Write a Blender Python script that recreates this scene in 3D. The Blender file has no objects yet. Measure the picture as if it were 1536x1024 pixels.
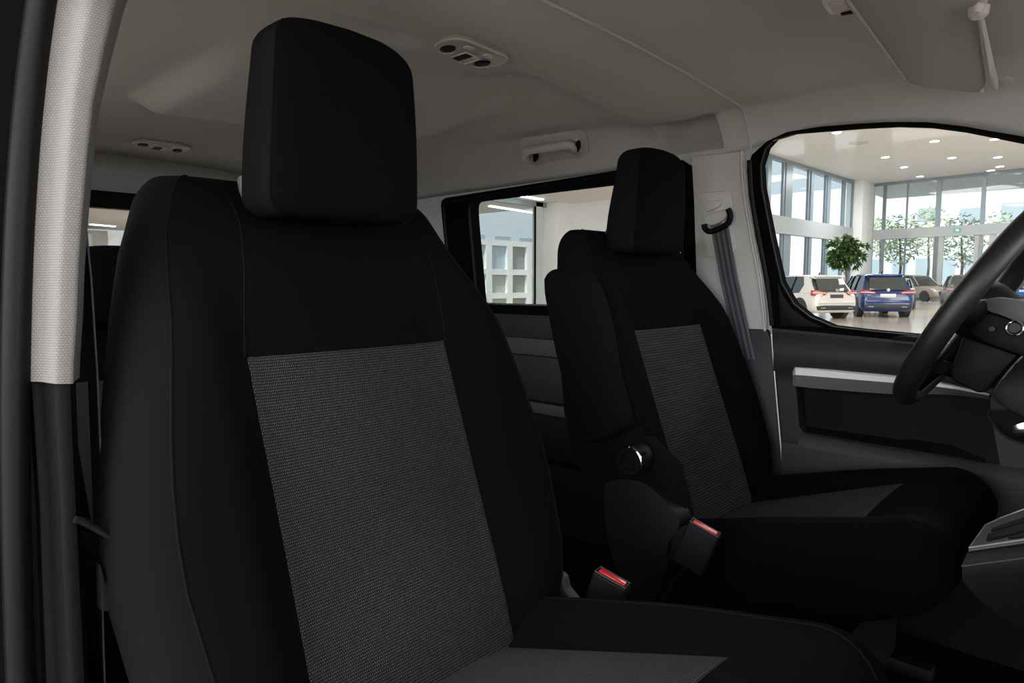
import bpy, bmesh, math, random
from mathutils import Vector, Matrix
random.seed(7)
S = bpy.context.scene
COL = S.collection
PI = math.pi
# ------------------------------------------------------------------ camera (surveyed; used to read off real positions)
F = 998.0
CAM = Vector((.63, -.937, .91))
YAW = math.radians(43); PIT = math.radians(-5)
_d0 = Vector((-math.sin(YAW), math.cos(YAW), 0)); _r = Vector((math.cos(YAW), math.sin(YAW), 0))
_d = _d0*math.cos(PIT)+Vector((0, 0, math.sin(PIT))); _u = _r.cross(_d)
def ray(px, py): return _d+_r*((px-768)/F)-_u*((py-512)/F)
def at(px, py, ax, v):
    q = ray(px, py); i = 'xyz'.index(ax)
    return CAM+q*((v-CAM[i])/q[i])
def onpl(px, py, p0, n):
    q = ray(px, py); p0 = Vector(p0); n = Vector(n)
    return CAM+q*((p0-CAM).dot(n)/q.dot(n))
def sm(a, b, x):
    if a == b: return 1.0 if x > a else 0.0
    t = max(0, min(1, (x-a)/(b-a))); return t*t*(3-2*t)
def lerp(a, b, t): return a+(b-a)*t
def interp(tab, x):
    if x <= tab[0][0]: return tab[0][1]
    for (x0, y0), (x1, y1) in zip(tab, tab[1:]):
        if x <= x1: return lerp(y0, y1, (x-x0)/(x1-x0))
    return tab[-1][1]
# ------------------------------------------------------------------ materials
MATS = {}
def mat(name, col, rough=.6, metal=0, bump=0, bscale=400, spec=.5, emit=None, estr=0, coat=0, sheen=0, var=0):
    if name in MATS: return MATS[name]
    m = bpy.data.materials.new(name); m.use_nodes = True
    nt = m.node_tree; b = nt.nodes['Principled BSDF']
    b.inputs['Base Color'].default_value = (*col, 1); b.inputs['Roughness'].default_value = rough
    b.inputs['Metallic'].default_value = metal; b.inputs['Specular IOR Level'].default_value = spec
    b.inputs['Coat Weight'].default_value = coat; b.inputs['Sheen Weight'].default_value = sheen
    if emit:
        b.inputs['Emission Color'].default_value = (*emit, 1); b.inputs['Emission Strength'].default_value = estr
    tc = nt.nodes.new('ShaderNodeTexCoord')
    nz = nt.nodes.new('ShaderNodeTexNoise'); nz.inputs['Scale'].default_value = bscale; nz.inputs['Detail'].default_value = 3
    nt.links.new(tc.outputs['Object'], nz.inputs['Vector'])
    if bump:
        bp = nt.nodes.new('ShaderNodeBump'); bp.inputs['Strength'].default_value = bump; bp.inputs['Distance'].default_value = .001
        nt.links.new(nz.outputs['Fac'], bp.inputs['Height']); nt.links.new(bp.outputs['Normal'], b.inputs['Normal'])
    v = var or .06
    mx = nt.nodes.new('ShaderNodeMix'); mx.data_type = 'RGBA'
    mx.inputs[6].default_value = (*[c*(1-v) for c in col], 1); mx.inputs[7].default_value = (*[min(1, c*(1+v)) for c in col], 1)
    nt.links.new(nz.outputs['Fac'], mx.inputs[0]); nt.links.new(mx.outputs[2], b.inputs['Base Color'])
    MATS[name] = m
    return m
def dash_mat(name, dark, light, sx, sy, w=.55, h=.5, stag=True):
    """woven cloth: small light dashes in rows, laid out on the patch's own UVs (metres)"""
    m = bpy.data.materials.new(name); m.use_nodes = True; nt = m.node_tree; b = nt.nodes['Principled BSDF']
    b.inputs['Roughness'].default_value = .85; b.inputs['Specular IOR Level'].default_value = .2
    uv = nt.nodes.new('ShaderNodeUVMap'); uv.uv_map = 'UVMap'
    br = nt.nodes.new('ShaderNodeTexBrick'); nt.links.new(uv.outputs['UV'], br.inputs['Vector'])
    br.inputs['Color1'].default_value = (*light, 1); br.inputs['Color2'].default_value = (*[c*.7 for c in light], 1)
    br.inputs['Mortar'].default_value = (*dark, 1)
    br.inputs['Scale'].default_value = 1.0
    br.inputs['Brick Width'].default_value = sx; br.inputs['Row Height'].default_value = sy
    br.inputs['Mortar Size'].default_value = min(sx, sy)*(1-w)*.5; br.inputs['Mortar Smooth'].default_value = .5
    br.offset = .5 if stag else 0
    nt.links.new(br.outputs['Color'], b.inputs['Base Color'])
    bp = nt.nodes.new('ShaderNodeBump'); bp.inputs['Strength'].default_value = .5; bp.inputs['Distance'].default_value = .0006; bp.invert = True
    nt.links.new(br.outputs['Fac'], bp.inputs['Height']); nt.links.new(bp.outputs['Normal'], b.inputs['Normal'])
    MATS[name] = m; return m
def glass_mat(name, tint, refl=.06):
    m = bpy.data.materials.new(name); m.use_nodes = True; nt = m.node_tree
    nt.nodes.remove(nt.nodes['Principled BSDF']); out = nt.nodes['Material Output']
    t = nt.nodes.new('ShaderNodeBsdfTransparent'); t.inputs[0].default_value = (*tint, 1)
    g = nt.nodes.new('ShaderNodeBsdfGlossy'); g.inputs['Roughness'].default_value = .02
    mx = nt.nodes.new('ShaderNodeMixShader'); mx.inputs[0].default_value = refl
    nt.links.new(t.outputs[0], mx.inputs[1]); nt.links.new(g.outputs[0], mx.inputs[2]); nt.links.new(mx.outputs[0], out.inputs[0])
    MATS[name] = m; return m
def emit_mat(name, col, st):
    return mat(name, (.8, .8, .8), .5, emit=col, estr=st)
# interior
FAB = mat('black_fabric', (.0021, .0021, .0023), .95, bump=.35, bscale=900, spec=.06)
FABLIT = mat('lit_side_fabric', (.0052, .0054, .006), .9, bump=.3, bscale=900, spec=.08)  # lighter copy of the black cloth, side light put into the colour
PIP = mat('seam_thread', (.003, .003, .0033), .9, spec=.1)
WEAVE = dash_mat('woven_seat_cloth', (.0030, .0030, .0031), (.052, .052, .054), .0028, .0036, .45)
RIB = dash_mat('ribbed_seat_cloth', (.006, .006, .006), (.042, .042, .043), .05, .0062, .62)
LINER = mat('headliner_cloth', (.412, .424, .435), .95, bump=.15, bscale=700, spec=.1)
TRIMB = mat('light_pillar_plastic', (.46, .45, .435), .55, bump=.1, bscale=900, spec=.35)
PLIGHT = mat('light_lamp_plastic', (.44, .44, .44), .4, spec=.4)
VIS = mat('sun_visor_vinyl', (.285, .288, .285), .75, bump=.15, bscale=900, spec=.25)
DARK = mat('dark_plastic', (.0045, .0046, .0051), .6, bump=.25, bscale=1500, spec=.16)
DARK2 = mat('charcoal_plastic', (.0165, .017, .0187), .55, bump=.25, bscale=1500, spec=.35)
GREYP = mat('grey_soft_plastic', (.045, .045, .047), .6, bump=.2, bscale=1500)
BLK = mat('black_plastic', (.0026, .0026, .0029), .6, spec=.12)
FRM = mat('matt_black_frame', (.0035, .0035, .004), .95, spec=.02)
RUB = mat('black_rubber', (.0022, .0022, .0026), .5, spec=.15)
LEATH = mat('black_leather', (.009, .009, .0095), .42, bump=.3, bscale=1200, spec=.4)
SILV = mat('satin_silver', (.82, .82, .83), .38, metal=.15)
CHROME = mat('chrome', (.8, .8, .82), .12, metal=1)
GREYM = mat('satin_grey_metal', (.30, .30, .31), .4, metal=.6)
RED = mat('red_button', (.55, .02, .025), .25, spec=.6)
WEB = mat('belt_webbing', (.085, .088, .098), .7, bump=.3, bscale=1800)
WEBS = mat('belt_stripe', (.028, .029, .034), .7)
WEBD = mat('dark_webbing', (.005, .005, .0055), .7, spec=.1)
FABA = mat('armrest_fabric', (.0026, .0026, .0029), .9, bump=.3, bscale=900, spec=.08)
CARP = mat('dark_carpet', (.003, .003, .003), 1, bump=.5, bscale=700, spec=.05)
GL = glass_mat('window_glass', (.93, .95, .95), .012)
GLS = glass_mat('tinted_glass', (.80, .82, .82), .012)
# trim weave for the near pillar
def weave_mat(name, col):
    m = mat(name, col, .8, spec=.2); nt = m.node_tree; b = nt.nodes['Principled BSDF']
    uv = nt.nodes.new('ShaderNodeUVMap'); uv.uv_map = 'UVMap'
    br = nt.nodes.new('ShaderNodeTexBrick'); nt.links.new(uv.outputs['UV'], br.inputs['Vector'])
    br.inputs['Scale'].default_value = 1
    br.inputs['Brick Width'].default_value = .0034; br.inputs['Row Height'].default_value = .0026
    br.inputs['Mortar Size'].default_value = .0005; br.inputs['Mortar Smooth'].default_value = 1
    br.inputs['Color1'].default_value = (*col, 1); br.inputs['Color2'].default_value = (*[c*.93 for c in col], 1); br.inputs['Mortar'].default_value = (*[c*.62 for c in col], 1)
    nt.links.new(br.outputs['Color'], b.inputs['Base Color'])
    bp = nt.nodes.new('ShaderNodeBump'); bp.inputs['Strength'].default_value = .5; bp.inputs['Distance'].default_value = .0005; bp.invert = True
    nt.links.new(br.outputs['Fac'], bp.inputs['Height']); nt.links.new(bp.outputs['Normal'], b.inputs['Normal'])
    return m
TRIMW = weave_mat('woven_pillar_cloth', (.205, .197, .19))
# ------------------------------------------------------------------ mesh builder
class M:
    def __init__(s): s.bm = bmesh.new(); s.uv = None
    def face(s, vs):
        try: return s.bm.faces.new(vs)
        except ValueError: return None
    def loft(s, rings, closed=True, cap=True):
        R = [[s.bm.verts.new(p) for p in r] for r in rings]
        n = len(R[0])
        for a, b in zip(R, R[1:]):
            for i in range(n if closed else n-1):
                j = (i+1) % n
                s.face([a[i], a[j], b[j], b[i]])
        if cap and closed:
            s.face(list(reversed(R[0]))); s.face(R[-1])
        return s
    def box(s, x0, x1, y0, y1, z0, z1, bev=0, seg=2):
        return s.obox(Vector(((x0+x1)/2, (y0+y1)/2, (z0+z1)/2)), (1, 0, 0), (0, 1, 0), (0, 0, 1), abs(x1-x0)/2, abs(y1-y0)/2, abs(z1-z0)/2, bev, seg)
    def obox(s, c, ax, ay, az, hx, hy, hz, bev=0, seg=2):
        c = Vector(c); ax = Vector(ax).normalized(); ay = Vector(ay).normalized(); az = Vector(az).normalized()
        t = bmesh.new(); bmesh.ops.create_cube(t, size=2)
        if True:
            for v in t.verts: v.co = Vector((v.co.x*hx, v.co.y*hy, v.co.z*hz))
        if bev: bmesh.ops.bevel(t, geom=list(t.edges), offset=min(bev, hx*.95, hy*.95, hz*.95), segments=seg, affect='EDGES', profile=.5)
        for v in t.verts: v.co = c+ax*v.co.x+ay*v.co.y+az*v.co.z
        return s.merge(t)
    def merge(s, t):
        bmesh.ops.recalc_face_normals(t, faces=list(t.faces))
        mp = {v: s.bm.verts.new(v.co) for v in t.verts}
        for f in t.faces: s.face([mp[v] for v in f.verts])
        t.free(); return s
    def prism(s, poly, vec, bev=0, seg=2):
        vec = Vector(vec); t = bmesh.new()
        a = [t.verts.new(p) for p in poly]; b = [t.verts.new(Vector(p)+vec) for p in poly]
        n = len(a); t.faces.new(a); t.faces.new(list(reversed(b)))
        for i in range(n):
            j = (i+1) % n; t.faces.new([a[j], a[i], b[i], b[j]])
        bmesh.ops.recalc_face_normals(t, faces=list(t.faces))
        if bev: bmesh.ops.bevel(t, geom=list(t.edges), offset=bev, segments=seg, affect='EDGES', profile=.5, clamp_overlap=True)
        return s.merge(t)
    def holed(s, outer, holes, vec):
        """flat plate with holes, thickness vec"""
        t = bmesh.new(); es = []
        for loop in [outer]+holes:
            vs = [t.verts.new(p) for p in loop]
            for i in range(len(vs)): es.append(t.edges.new((vs[i], vs[(i+1) % len(vs)])))
        bmesh.ops.triangle_fill(t, use_beauty=True, use_dissolve=False, edges=es)
        fs = list(t.faces)
        g = bmesh.ops.extrude_face_region(t, geom=fs)
        for v in g['geom']:
            if isinstance(v, bmesh.types.BMVert): v.co += Vector(vec)
        return s.merge(t)
    def tube(s, pts, r, n=10, cap=True, flat=None):
        pts = [Vector(p) for p in pts]; rings = []; N = len(pts); prev = None
        for i, p in enumerate(pts):
            t = (pts[min(i+1, N-1)]-pts[max(i-1, 0)]).normalized()
            if prev is None:
                a = Vector((0, 0, 1)) if abs(t.z) < .9 else Vector((1, 0, 0))
                e1 = t.cross(a).normalized()
            else: e1 = (prev-t*prev.dot(t)).normalized()
            prev = e1; e2 = t.cross(e1)
            rr = r[i] if isinstance(r, (list, tuple)) else r
            rings.append([p+e1*(rr*math.cos(k*2*PI/n))+e2*(rr*(flat or 1)*math.sin(k*2*PI/n)) for k in range(n)])
        return s.loft(rings, True, cap)
    def torus(s, c, e1, e2, R, r, n=48, k=14):
        c = Vector(c); e1 = Vector(e1).normalized(); e2 = Vector(e2).normalized(); nn = e1.cross(e2)
        rings = []
        for i in range(n):
            a = 2*PI*i/n; d = e1*math.cos(a)+e2*math.sin(a)
            rings.append([c+d*(R+r*math.cos(2*PI*j/k))+nn*(r*math.sin(2*PI*j/k)) for j in range(k)])
        rings.append(rings[0])
        s.loft(rings, True, False); bmesh.ops.remove_doubles(s.bm, verts=list(s.bm.verts), dist=1e-6); return s
    def lathe(s, c, axis, prof, n=32):
        """prof: (radius, offset along axis)"""
        c = Vector(c); axis = Vector(axis).normalized(); a = Vector((0, 0, 1)) if abs(axis.z) < .9 else Vector((1, 0, 0))
        e1 = axis.cross(a).normalized(); e2 = axis.cross(e1)
        return s.loft([[c+axis*h+e1*(r*math.cos(2*PI*i/n))+e2*(r*math.sin(2*PI*i/n)) for i in range(n)] for r, h in prof])
    def grid(s, P, uv=None):
        """P[i][j] points; uv[i][j] optional"""
        V = [[s.bm.verts.new(p) for p in r] for r in P]
        lay = (s.bm.loops.layers.uv.get('UVMap') or s.bm.loops.layers.uv.new('UVMap')) if uv else None
        for i in range(len(V)-1):
            for j in range(len(V[0])-1):
                f = s.face([V[i][j], V[i+1][j], V[i+1][j+1], V[i][j+1]])
                if f and uv:
                    for lp, q in zip(f.loops, (uv[i][j], uv[i+1][j], uv[i+1][j+1], uv[i][j+1])): lp[lay].uv = q
        return s
BASE = {}
def obj(name, mb, m, parent=None, smooth=True, label=None, sub=0, recalc=True, ang=40, stuff=False):
    bm = mb.bm
    if recalc: bmesh.ops.recalc_face_normals(bm, faces=list(bm.faces))
    if parent is not None:
        b = BASE[parent.name]
        for v in bm.verts: v.co -= b
    me = bpy.data.meshes.new(name); bm.to_mesh(me); bm.free()
    if smooth:
        for p in me.polygons: p.use_smooth = True
        try: me.set_sharp_from_angle(angle=math.radians(ang))
        except Exception: pass
    me.materials.append(m)
    o = bpy.data.objects.new(name, me); COL.objects.link(o)
    if parent is not None: o.parent = parent; BASE[o.name] = BASE[parent.name]
    else: BASE[o.name] = Vector((0, 0, 0))
    if sub:
        md = o.modifiers.new('sub', 'SUBSURF'); md.levels = sub; md.render_levels = sub
    if label: o['label'] = label
    return o
def lit_sides(o, m, n, idx):  # paler second material on side faces, standing in for light from the side
    o.data.materials.append(m)
    for p in o.data.polygons:
        if len(p.vertices) == 4 and p.index % n in idx: p.material_index = 1
def thing(name, label, cat, loc=(0, 0, 0), group=None):
    o = bpy.data.objects.new(name, None); COL.objects.link(o); o.location = loc; o.empty_display_size = .05
    o['label'] = label; o['category'] = cat
    if group: o['group'] = group
    BASE[o.name] = Vector(loc); return o
def tag(o, label, cat, group=None):
    o['label'] = label; o['category'] = cat
    if group: o['group'] = group
    return o
def struct(name, mb, m, label=None, cat=None, **k):
    o = obj(name, mb, m, **k); o['kind'] = 'structure'
    if label: o['label'] = label
    if cat: o['category'] = cat
    return o
def sthing(name, label, cat, loc=(0, 0, 0)):
    o = thing(name, label, cat, loc); o['kind'] = 'structure'; return o
def smooth_loop(pts, it=2):
    """Chaikin rounding of a closed loop"""
    pts = [Vector(p) for p in pts]
    for _ in range(it):
        q = []
        for i in range(len(pts)):
            a, b = pts[i], pts[(i+1) % len(pts)]; q += [a*.75+b*.25, a*.25+b*.75]
        pts = q
    return pts
def smooth_line(pts, it=2):
    pts = [Vector(p) for p in pts]
    for _ in range(it):
        q = [pts[0]]
        for a, b in zip(pts, pts[1:]): q += [a*.75+b*.25, a*.25+b*.75]
        pts = q+[pts[-1]]
    return pts

FLOORZ = .08; GROUND = -.39
# ================================================================== SEATS
RC = math.radians(19.8)
def pad_rings(posf, svals, w, f, back, cy, re=.05, rb=.04, r0=0, r1=0, s0=0, s1=1):
    rings = []
    for s in svals:
        k = 0; kk = 0
        if r1 and s > s1-r1: u = min(1, (s-(s1-r1))/r1); k = r1*(1-math.sqrt(max(0, 1-u*u)))
        if r0 and s < s0+r0: u = min(1, ((s0+r0)-s)/r0); k = r0*(1-math.sqrt(max(0, 1-u*u)))
        th = f(0, s)-back(s); ks = min(1, .46*th/max(r0, r1, 1e-6)); W = w(s)-k*.6; k *= ks; bk = back(s)+k
        r = re; ring = []
        def o(y): return f(y, s)-k
        def P(y, off):
            (px, pz), (nx, nz) = posf(s); return Vector((px+nx*off, cy+y, pz+nz*off))
        oe = o(W-r); re2 = min(r, (oe-bk)*.5); rb2 = min(rb, (oe-bk)*.45)
        for i in range(9):
            a = PI-(PI/2)*i/8; ring.append(P(-(W-r)+r*math.cos(a), o(-(W-r))-re2+re2*math.sin(a)))
        for i in range(1, 44):
            y = -(W-r)+2*(W-r)*i/44; ring.append(P(y, o(y)))
        for i in range(9):
            a = PI/2-(PI/2)*i/8; ring.append(P((W-r)+r*math.cos(a), o(W-r)-re2+re2*math.sin(a)))
        for i in range(6):
            a = -(PI/2)*i/5; ring.append(P((W-rb2)+rb2*math.cos(a), bk+rb2+rb2*math.sin(a)))
        for i in range(1, 8):
            ring.append(P((W-rb2)-2*(W-rb2)*i/8, bk))
        for i in range(6):
            a = -PI/2-(PI/2)*i/5; ring.append(P(-(W-rb2)+rb2*math.cos(a), bk+rb2+rb2*math.sin(a)))
        rings.append(ring)
    return rings
def make_seat(name, label, group, loc, weave, cushion=True, head_dz=0, hx=0, pads=True):
    """local frame: x forward, root on the cabin floor"""
    T = thing(name, label, 'car seat', loc, group)
    ox, cy, oz = loc; oz -= FLOORZ
    def posB(s): return (ox-.03-math.sin(RC)*s, .5+oz+math.cos(RC)*s), (math.cos(RC), math.sin(RC))
    wtab = [(-.2, .245), (-.1, .27), (0, .298), (.12, .312), (.22, .305), (.32, .289), (.43, .268), (.5, .251), (.56, .230), (.62, .21)]
    def wB(s): return interp(wtab, s)
    def fB(y, s):
        a = abs(y)
        bol = .042*sm(.14, .215, a)*sm(-.16, -.02, s)*(1-sm(.34, .52, s))
        return bol-.006*(1-(a/.15)**2 if a < .15 else 0)*sm(-.1, .1, s)*(1-sm(.3, .4, s))-.018*sm(.45, .6, s)
    def bB(s): return interp([(-.2, -.10), (0, -.14), (.2, -.14), (.4, -.115), (.6, -.095)], s)
    S1 = .600
    sv = [-.17, -.13, -.09, -.05, 0, .05, .1, .15, .2, .25, .3, .34, .38, .42, .46, .5, .53]+[S1-.045+.045*math.sin(PI/2*i/7) for i in range(0, 8)]
    rg = pad_rings(posB, sv, wB, fB, bB, cy, re=.055, r1=.045, s1=S1)
    bk = obj('backrest', M().loft(rg), FAB, T); lit_sides(bk, FABA, 80, (0, 1, 2, 3, 4, 5, 74, 75, 76, 77, 78, 79, 55, 56, 57, 58, 59, 60, 61, 62, 63, 64, 65, 66))
    # seams along the front edge of both bolsters, and from the panel up to the head restraint
    for idx in (6, 54):
        obj('bolster_seam', M().tube([r[idx]+Vector((.0003, 0, .0003)) for r in rg[1:-1]], .0014, 6), PIP, bk)
    for sg in (-1, 1):
        pts = []
        for i in range(13):
            s = .34+(.56-.34)*i/12; (px, pz), (nx, nz) = posB(s); y = sg*interp([(.34, .158), (.44, .137), (.52, .124), (.58, .128)] if sg < 0 else [(.34, .158), (.44, .168), (.52, .176), (.58, .172)], s); o_ = fB(y, s)
            if s > S1-.045: u = (s-(S1-.045))/.045; o_ -= .045*min(1, .46*(fB(0, s)-bB(s))/.045)*(1-math.sqrt(1-u*u))
            pts.append((px+nx*(o_+.0003), cy+y, pz+nz*(o_+.0003)))
        obj('yoke_seam', M().tube(pts, .0015, 6), PIP, bk)
    # woven centre panel
    P = []; U = []
    ns, ny = 60, 40
    for i in range(ns+1):
        s = -.13+(.346+.13)*i/ns; row = []; ur = []
        for j in range(ny+1):
            y = -.160+.320*j/ny; e = .0026
            if i in (0, ns) or j in (0, ny): e = -.004
            (px, pz), (nx, nz) = posB(s); o_ = fB(y, s)+e
            row.append(Vector((px+nx*o_, cy+y, pz+nz*o_))); ur.append((y, s))
        P.append(row); U.append(ur)
    obj('woven_panel', M().grid(P, U), weave, bk, label='grey woven centre panel', recalc=False)
    # head restraint
    hz0 = .993+oz+head_dz; hz1 = 1.232+oz+head_dz; hxf = ox-.112+hx
    rings = []; cy0 = cy; cy = cy-.018
    H = hz1-hz0
    for i in range(23):
        t = i/22; z = hz0+H*(.5-.5*math.cos(PI*t))
        tt = (z-hz0)/H
        W = .1150-.013*tt**1.5; th = .042-.006*tt+.004*math.sin(PI*tt)
        ct = .036*tt**3  # top rounds
        rr = .026; kt = 0
        if z > hz1-rr: u = (z-(hz1-rr))/rr; kt = rr*(1-math.sqrt(max(0, 1-u*u)))
        if z < hz0+.025: u = ((hz0+.025)-z)/.025; kt = .025*(1-math.sqrt(max(0, 1-u*u)))
        cx = hxf-.047-.010*math.sin(PI*tt)*0+.0*tt
        wv = -.006*math.sin(2*PI*tt)   # the back edge waves a little
        ring = []
        for k in range(40):
            a = 2*PI*k/40; c, s_ = math.cos(a), math.sin(a)
            n1 = 6.0
            x = (th-kt*.75)*math.copysign(abs(c)**(2/n1), c); y = (W-kt*1.1)*math.copysign(abs(s_)**(2/n1), s_)
            if c < 0: x += wv*abs(c)-.012*math.cos(y/W*1.2)*(1-tt)
            else: x += .006*(1-(y/W)**2)
            # top edge dips to the outer corners
            zz = z-((.010 if y < 0 else .014)*(abs(y)/W)**2.5*sm(.55, 1, tt))
            ring.append(Vector((cx+x+.012*tt, cy+y-.012*0, zz)))
        rings.append(ring)
    hr = obj('headrest', M().loft(rings), FAB, T); lit_sides(hr, FABLIT, 40, tuple(range(7, 13))+tuple(range(27, 33)))
    for idx in (7, 33): obj('headrest_seam', M().tube([r[idx] for r in rings[1:-2]], .0014, 6), PIP, hr)
    cy = cy0
    for sg in (-1, 1):
        y = cy+sg*.099; xx = ox-.240
        obj('headrest_post', M().tube([(xx, y, 1.02+oz), (ox-.185, y, 1.10+oz)], .005, 10), GREYP, hr, label='steel post')
        obj('post_collar', M().lathe((xx, y, 1.040+oz), (-.2, 0, 1), [(.012, -.02), (.0125, .006), (.011, .010), (.006, .011)], 20), mat('collar_grey', (.10, .10, .105), .45), T, label='grey post collar')
    # cushion
    if cushion:
        ct = math.radians(17)
        def posC(s):
            z = .392+oz+.36*s-.25*max(0, s-.28)**2; return (ox+s, z), (-math.sin(ct)*.6, 1)
        def wC(s): return interp([(-.2, .235), (0, .255), (.25, .262), (.45, .252), (.5, .245)], s)
        def fC(y, s): return interp([(-.2, .05), (0, .048), (.2, .032), (.36, .014), (.5, .006)], s)*sm(.135, .205, abs(y))+.004*(1-min(1, abs(y)/.14)**2)
        def bC(s): return interp([(-.2, -.13), (.3, -.155), (.48, -.13)], s)
        sv = [-.16, -.12, -.08, -.04, 0, .05, .1, .15, .2, .25, .3, .35]+[.40+.075*math.sin(PI/2*i/9) for i in range(10)]
        rg = pad_rings(posC, sv, wC, fC, bC, cy, re=.05, r1=.075, s1=.475)
        cu = obj('cushion', M().loft(rg), FAB, T)
        P = []; U = []
        for i in range(31):
            s = -.06+(.345+.06)*i/30; row = []; ur = []
            for j in range(17):
                y = -.146+.292*j/16; e = .0018
                if i in (0, 30) or j in (0, 16): e = -.004
                (px, pz), (nx, nz) = posC(s); o_ = fC(y, s)+e
                row.append(Vector((px+nx*o_, cy+y, pz+nz*o_))); ur.append((y, s))
            P.append(row); U.append(ur)
        obj('woven_insert', M().grid(P, U), WEAVE if weave is WEAVE else weave, cu, label='grey woven cushion insert', recalc=True)
        for idx in (8, 52): obj('cushion_seam', M().tube([r[idx]+Vector((0, 0, .0003)) for r in rg[2:-3]], .0014, 6), PIP, cu)
        # pedestal
        pm = M().box(ox-.12, ox+.33, cy-.19, cy+.19, FLOORZ+.02, .30+oz, .03)
        obj('seat_base', pm, BLK, T)
        for sg in (-1, 1): obj('seat_rail', M().box(ox-.15, ox+.40, cy+sg*.17-.02, cy+sg*.17+.02, FLOORZ, FLOORZ+.03, .006), BLK, T)
    return T
PC = (0, -.42, FLOORZ)
pseat = make_seat('front_seat', 'near front passenger seat, black with a large dotted woven centre panel', 'front seats', PC, WEAVE)
DC = (-.03, .465, FLOORZ-.015)
dseat = make_seat('front_seat', "driver's seat facing the steering wheel, with raised armrest and round recliner knob", 'front seats', DC, RIB, hx=-.035)
# --- driver seat extras
def armrest():
    Y0, Y1 = .105, .175
    prof = [(817, 420), (826, 405), (842, 401), (860, 403), (876, 414), (890, 445), (905, 500), (912, 545), (918, 575), (930, 615), (936, 638), (928, 652), (905, 662), (884, 665), (872, 655), (862, 620), (846, 560), (830, 490)]
    loop = smooth_loop([at(x, y, 'y', .125) for x, y in prof], 1)
    c = sum(loop, Vector())/len(loop)
    rings = []
    for k in range(13):
        t = k/12; y = lerp(Y0, Y1, .5-.5*math.cos(PI*t)); u = abs(2*(y-Y0)/(Y1-Y0)-1)
        sc = .80+.20*math.sqrt(max(0, 1-u**3))
        rings.append([Vector((c.x+(p.x-c.x)*(1-(1-sc)*.9), y, c.z+(p.z-c.z)*(1-(1-sc)*.35))) for p in loop])
    return M().loft(rings)
ar = obj('armrest', armrest(), FABA, dseat, label='raised black armrest')
obj('armrest_pivot', M().lathe(at(868, 560, 'y', .17), (0, 1, 0), [(.022, -.02), (.022, .04)], 24), BLK, dseat)
kc = at(948, 690, 'y', .15)
kn = obj('recliner_knob', M().lathe(kc, (0, -1, 0), [(.030, -.03), (.030, .006), (.027, .012), (.018, .012), (.016, .007), (.004, .007)], 36), BLK, dseat, label='round black recliner knob')
rr = M()
e1, e2 = Vector((1, 0, 0)), Vector((0, 0, 1))
pts = [kc+Vector((0, -.010, 0))+(e1*math.cos(a)+e2*math.sin(a))*.0275 for a in [math.radians(-25+5*i) for i in range(24)]]
rr.tube(pts, .0028, 8)
obj('knob_rim', rr, CHROME, kn, label='chrome rim of the knob')
gr = M()
for i in range(10):
    a = 2*PI*i/10; gr.box(kc.x+.029*math.cos(a)-.003, kc.x+.029*math.cos(a)+.003, kc.y-.006, kc.y+.010, kc.z+.029*math.sin(a)-.003, kc.z+.029*math.sin(a)+.003, .001)
obj('knob_grip', gr, BLK, kn)
cov = [(905, 730), (910, 722), (925, 718), (958, 720), (975, 730), (1000, 755), (1022, 778), (1015, 800), (1000, 850), (985, 900), (972, 906), (950, 903), (930, 870), (914, 825), (906, 780)]
cl = smooth_loop([at(x, y, 'y', .155) for x, y in cov], 2)
obj('hinge_cover', M().prism(cl, (0, .045, 0), .008, 3), DARK, dseat, label='dark plastic hinge cover')
rest = [(880, 655), (905, 668), (960, 650), (1010, 700), (1030, 780), (1005, 768), (975, 726), (940, 710), (880, 706), (872, 690)]
obj('recliner_panel', M().prism([at(x, y, 'y', .185) for x, y in rest], (0, .04, 0), .008, 2), FABA, dseat)
# ------------------------------------------------------------------ rear bench seats (seen between pillar and front seat)
RS = (-1.06, -.36, FLOORZ-.10)
rs = make_seat('rear_seat', 'second-row seat with low headrest seen behind the passenger seat', 'rear seats', (-1.06, -.36, FLOORZ), WEAVE, cushion=True)
rs.scale = (1, 1, .80)
# ------------------------------------------------------------------ buckles
def buckle(label, top, axis, wdir, tdir, L=.085, stalk=None):
    T = thing('seat_belt_buckle', label, 'buckle', top, 'front seat buckles')
    top = Vector(top); az = Vector(axis).normalized(); ax = Vector(wdir); ax = (ax-az*ax.dot(az)).normalized(); ay = az.cross(ax)
    h = obj('housing', M().obox(top-az*(L/2), ax, ay, az, .029, .0125, L/2, .005, 3), DARK, T)
    fr = M()
    q = [top+ax*a*.0265+ay*b*.0100+az*.0005 for a, b in ((-1, -1), (1, -1), (1, 1), (-1, 1))]
    fr.tube(q+[q[0]], .0010, 6)
    obj('rim', fr, GREYP, h, label='grey rim')
    bt = obj('release_button', M().obox(top+az*.0008, ax, ay, az, .0225, .0062, .0022, .0018, 2), RED, h, label='red release button')
    if stalk:
        obj('stalk', M().tube(smooth_line(stalk), .008, 8, flat=.5), DARK, T)
    return T
bt = at(919, 866, 'y', -.105)
buckle('black buckle with red button beside the near passenger cushion', bt, (.30, .05, 1), (.06, .012, -.030), None, .10, [bt-Vector((.03, .005, .09)), bt-Vector((.05, 0, .16)), bt-Vector((.07, .03, .30))])
bd = at(1058, 791, 'y', .135)
buckle("black buckle with red button on a stalk by the driver's cushion", bd, (.38, .05, 1), (.06, .012, -.034), None, .085, [bd-Vector((.030, .005, .075)), at(1015, 865, 'y', .135), at(985, 915, 'y', .14), at(965, 960, 'y', .15)])
obj('buckle_bracket', M().prism([at(x, y, 'y', .155) for x, y in [(1000, 810), (1022, 790), (1040, 800), (1045, 845), (1030, 850), (998, 838)]], (0, .02, 0), .003), DARK, dseat)
ba = at(858, 905, 'y', -.06)
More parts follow.
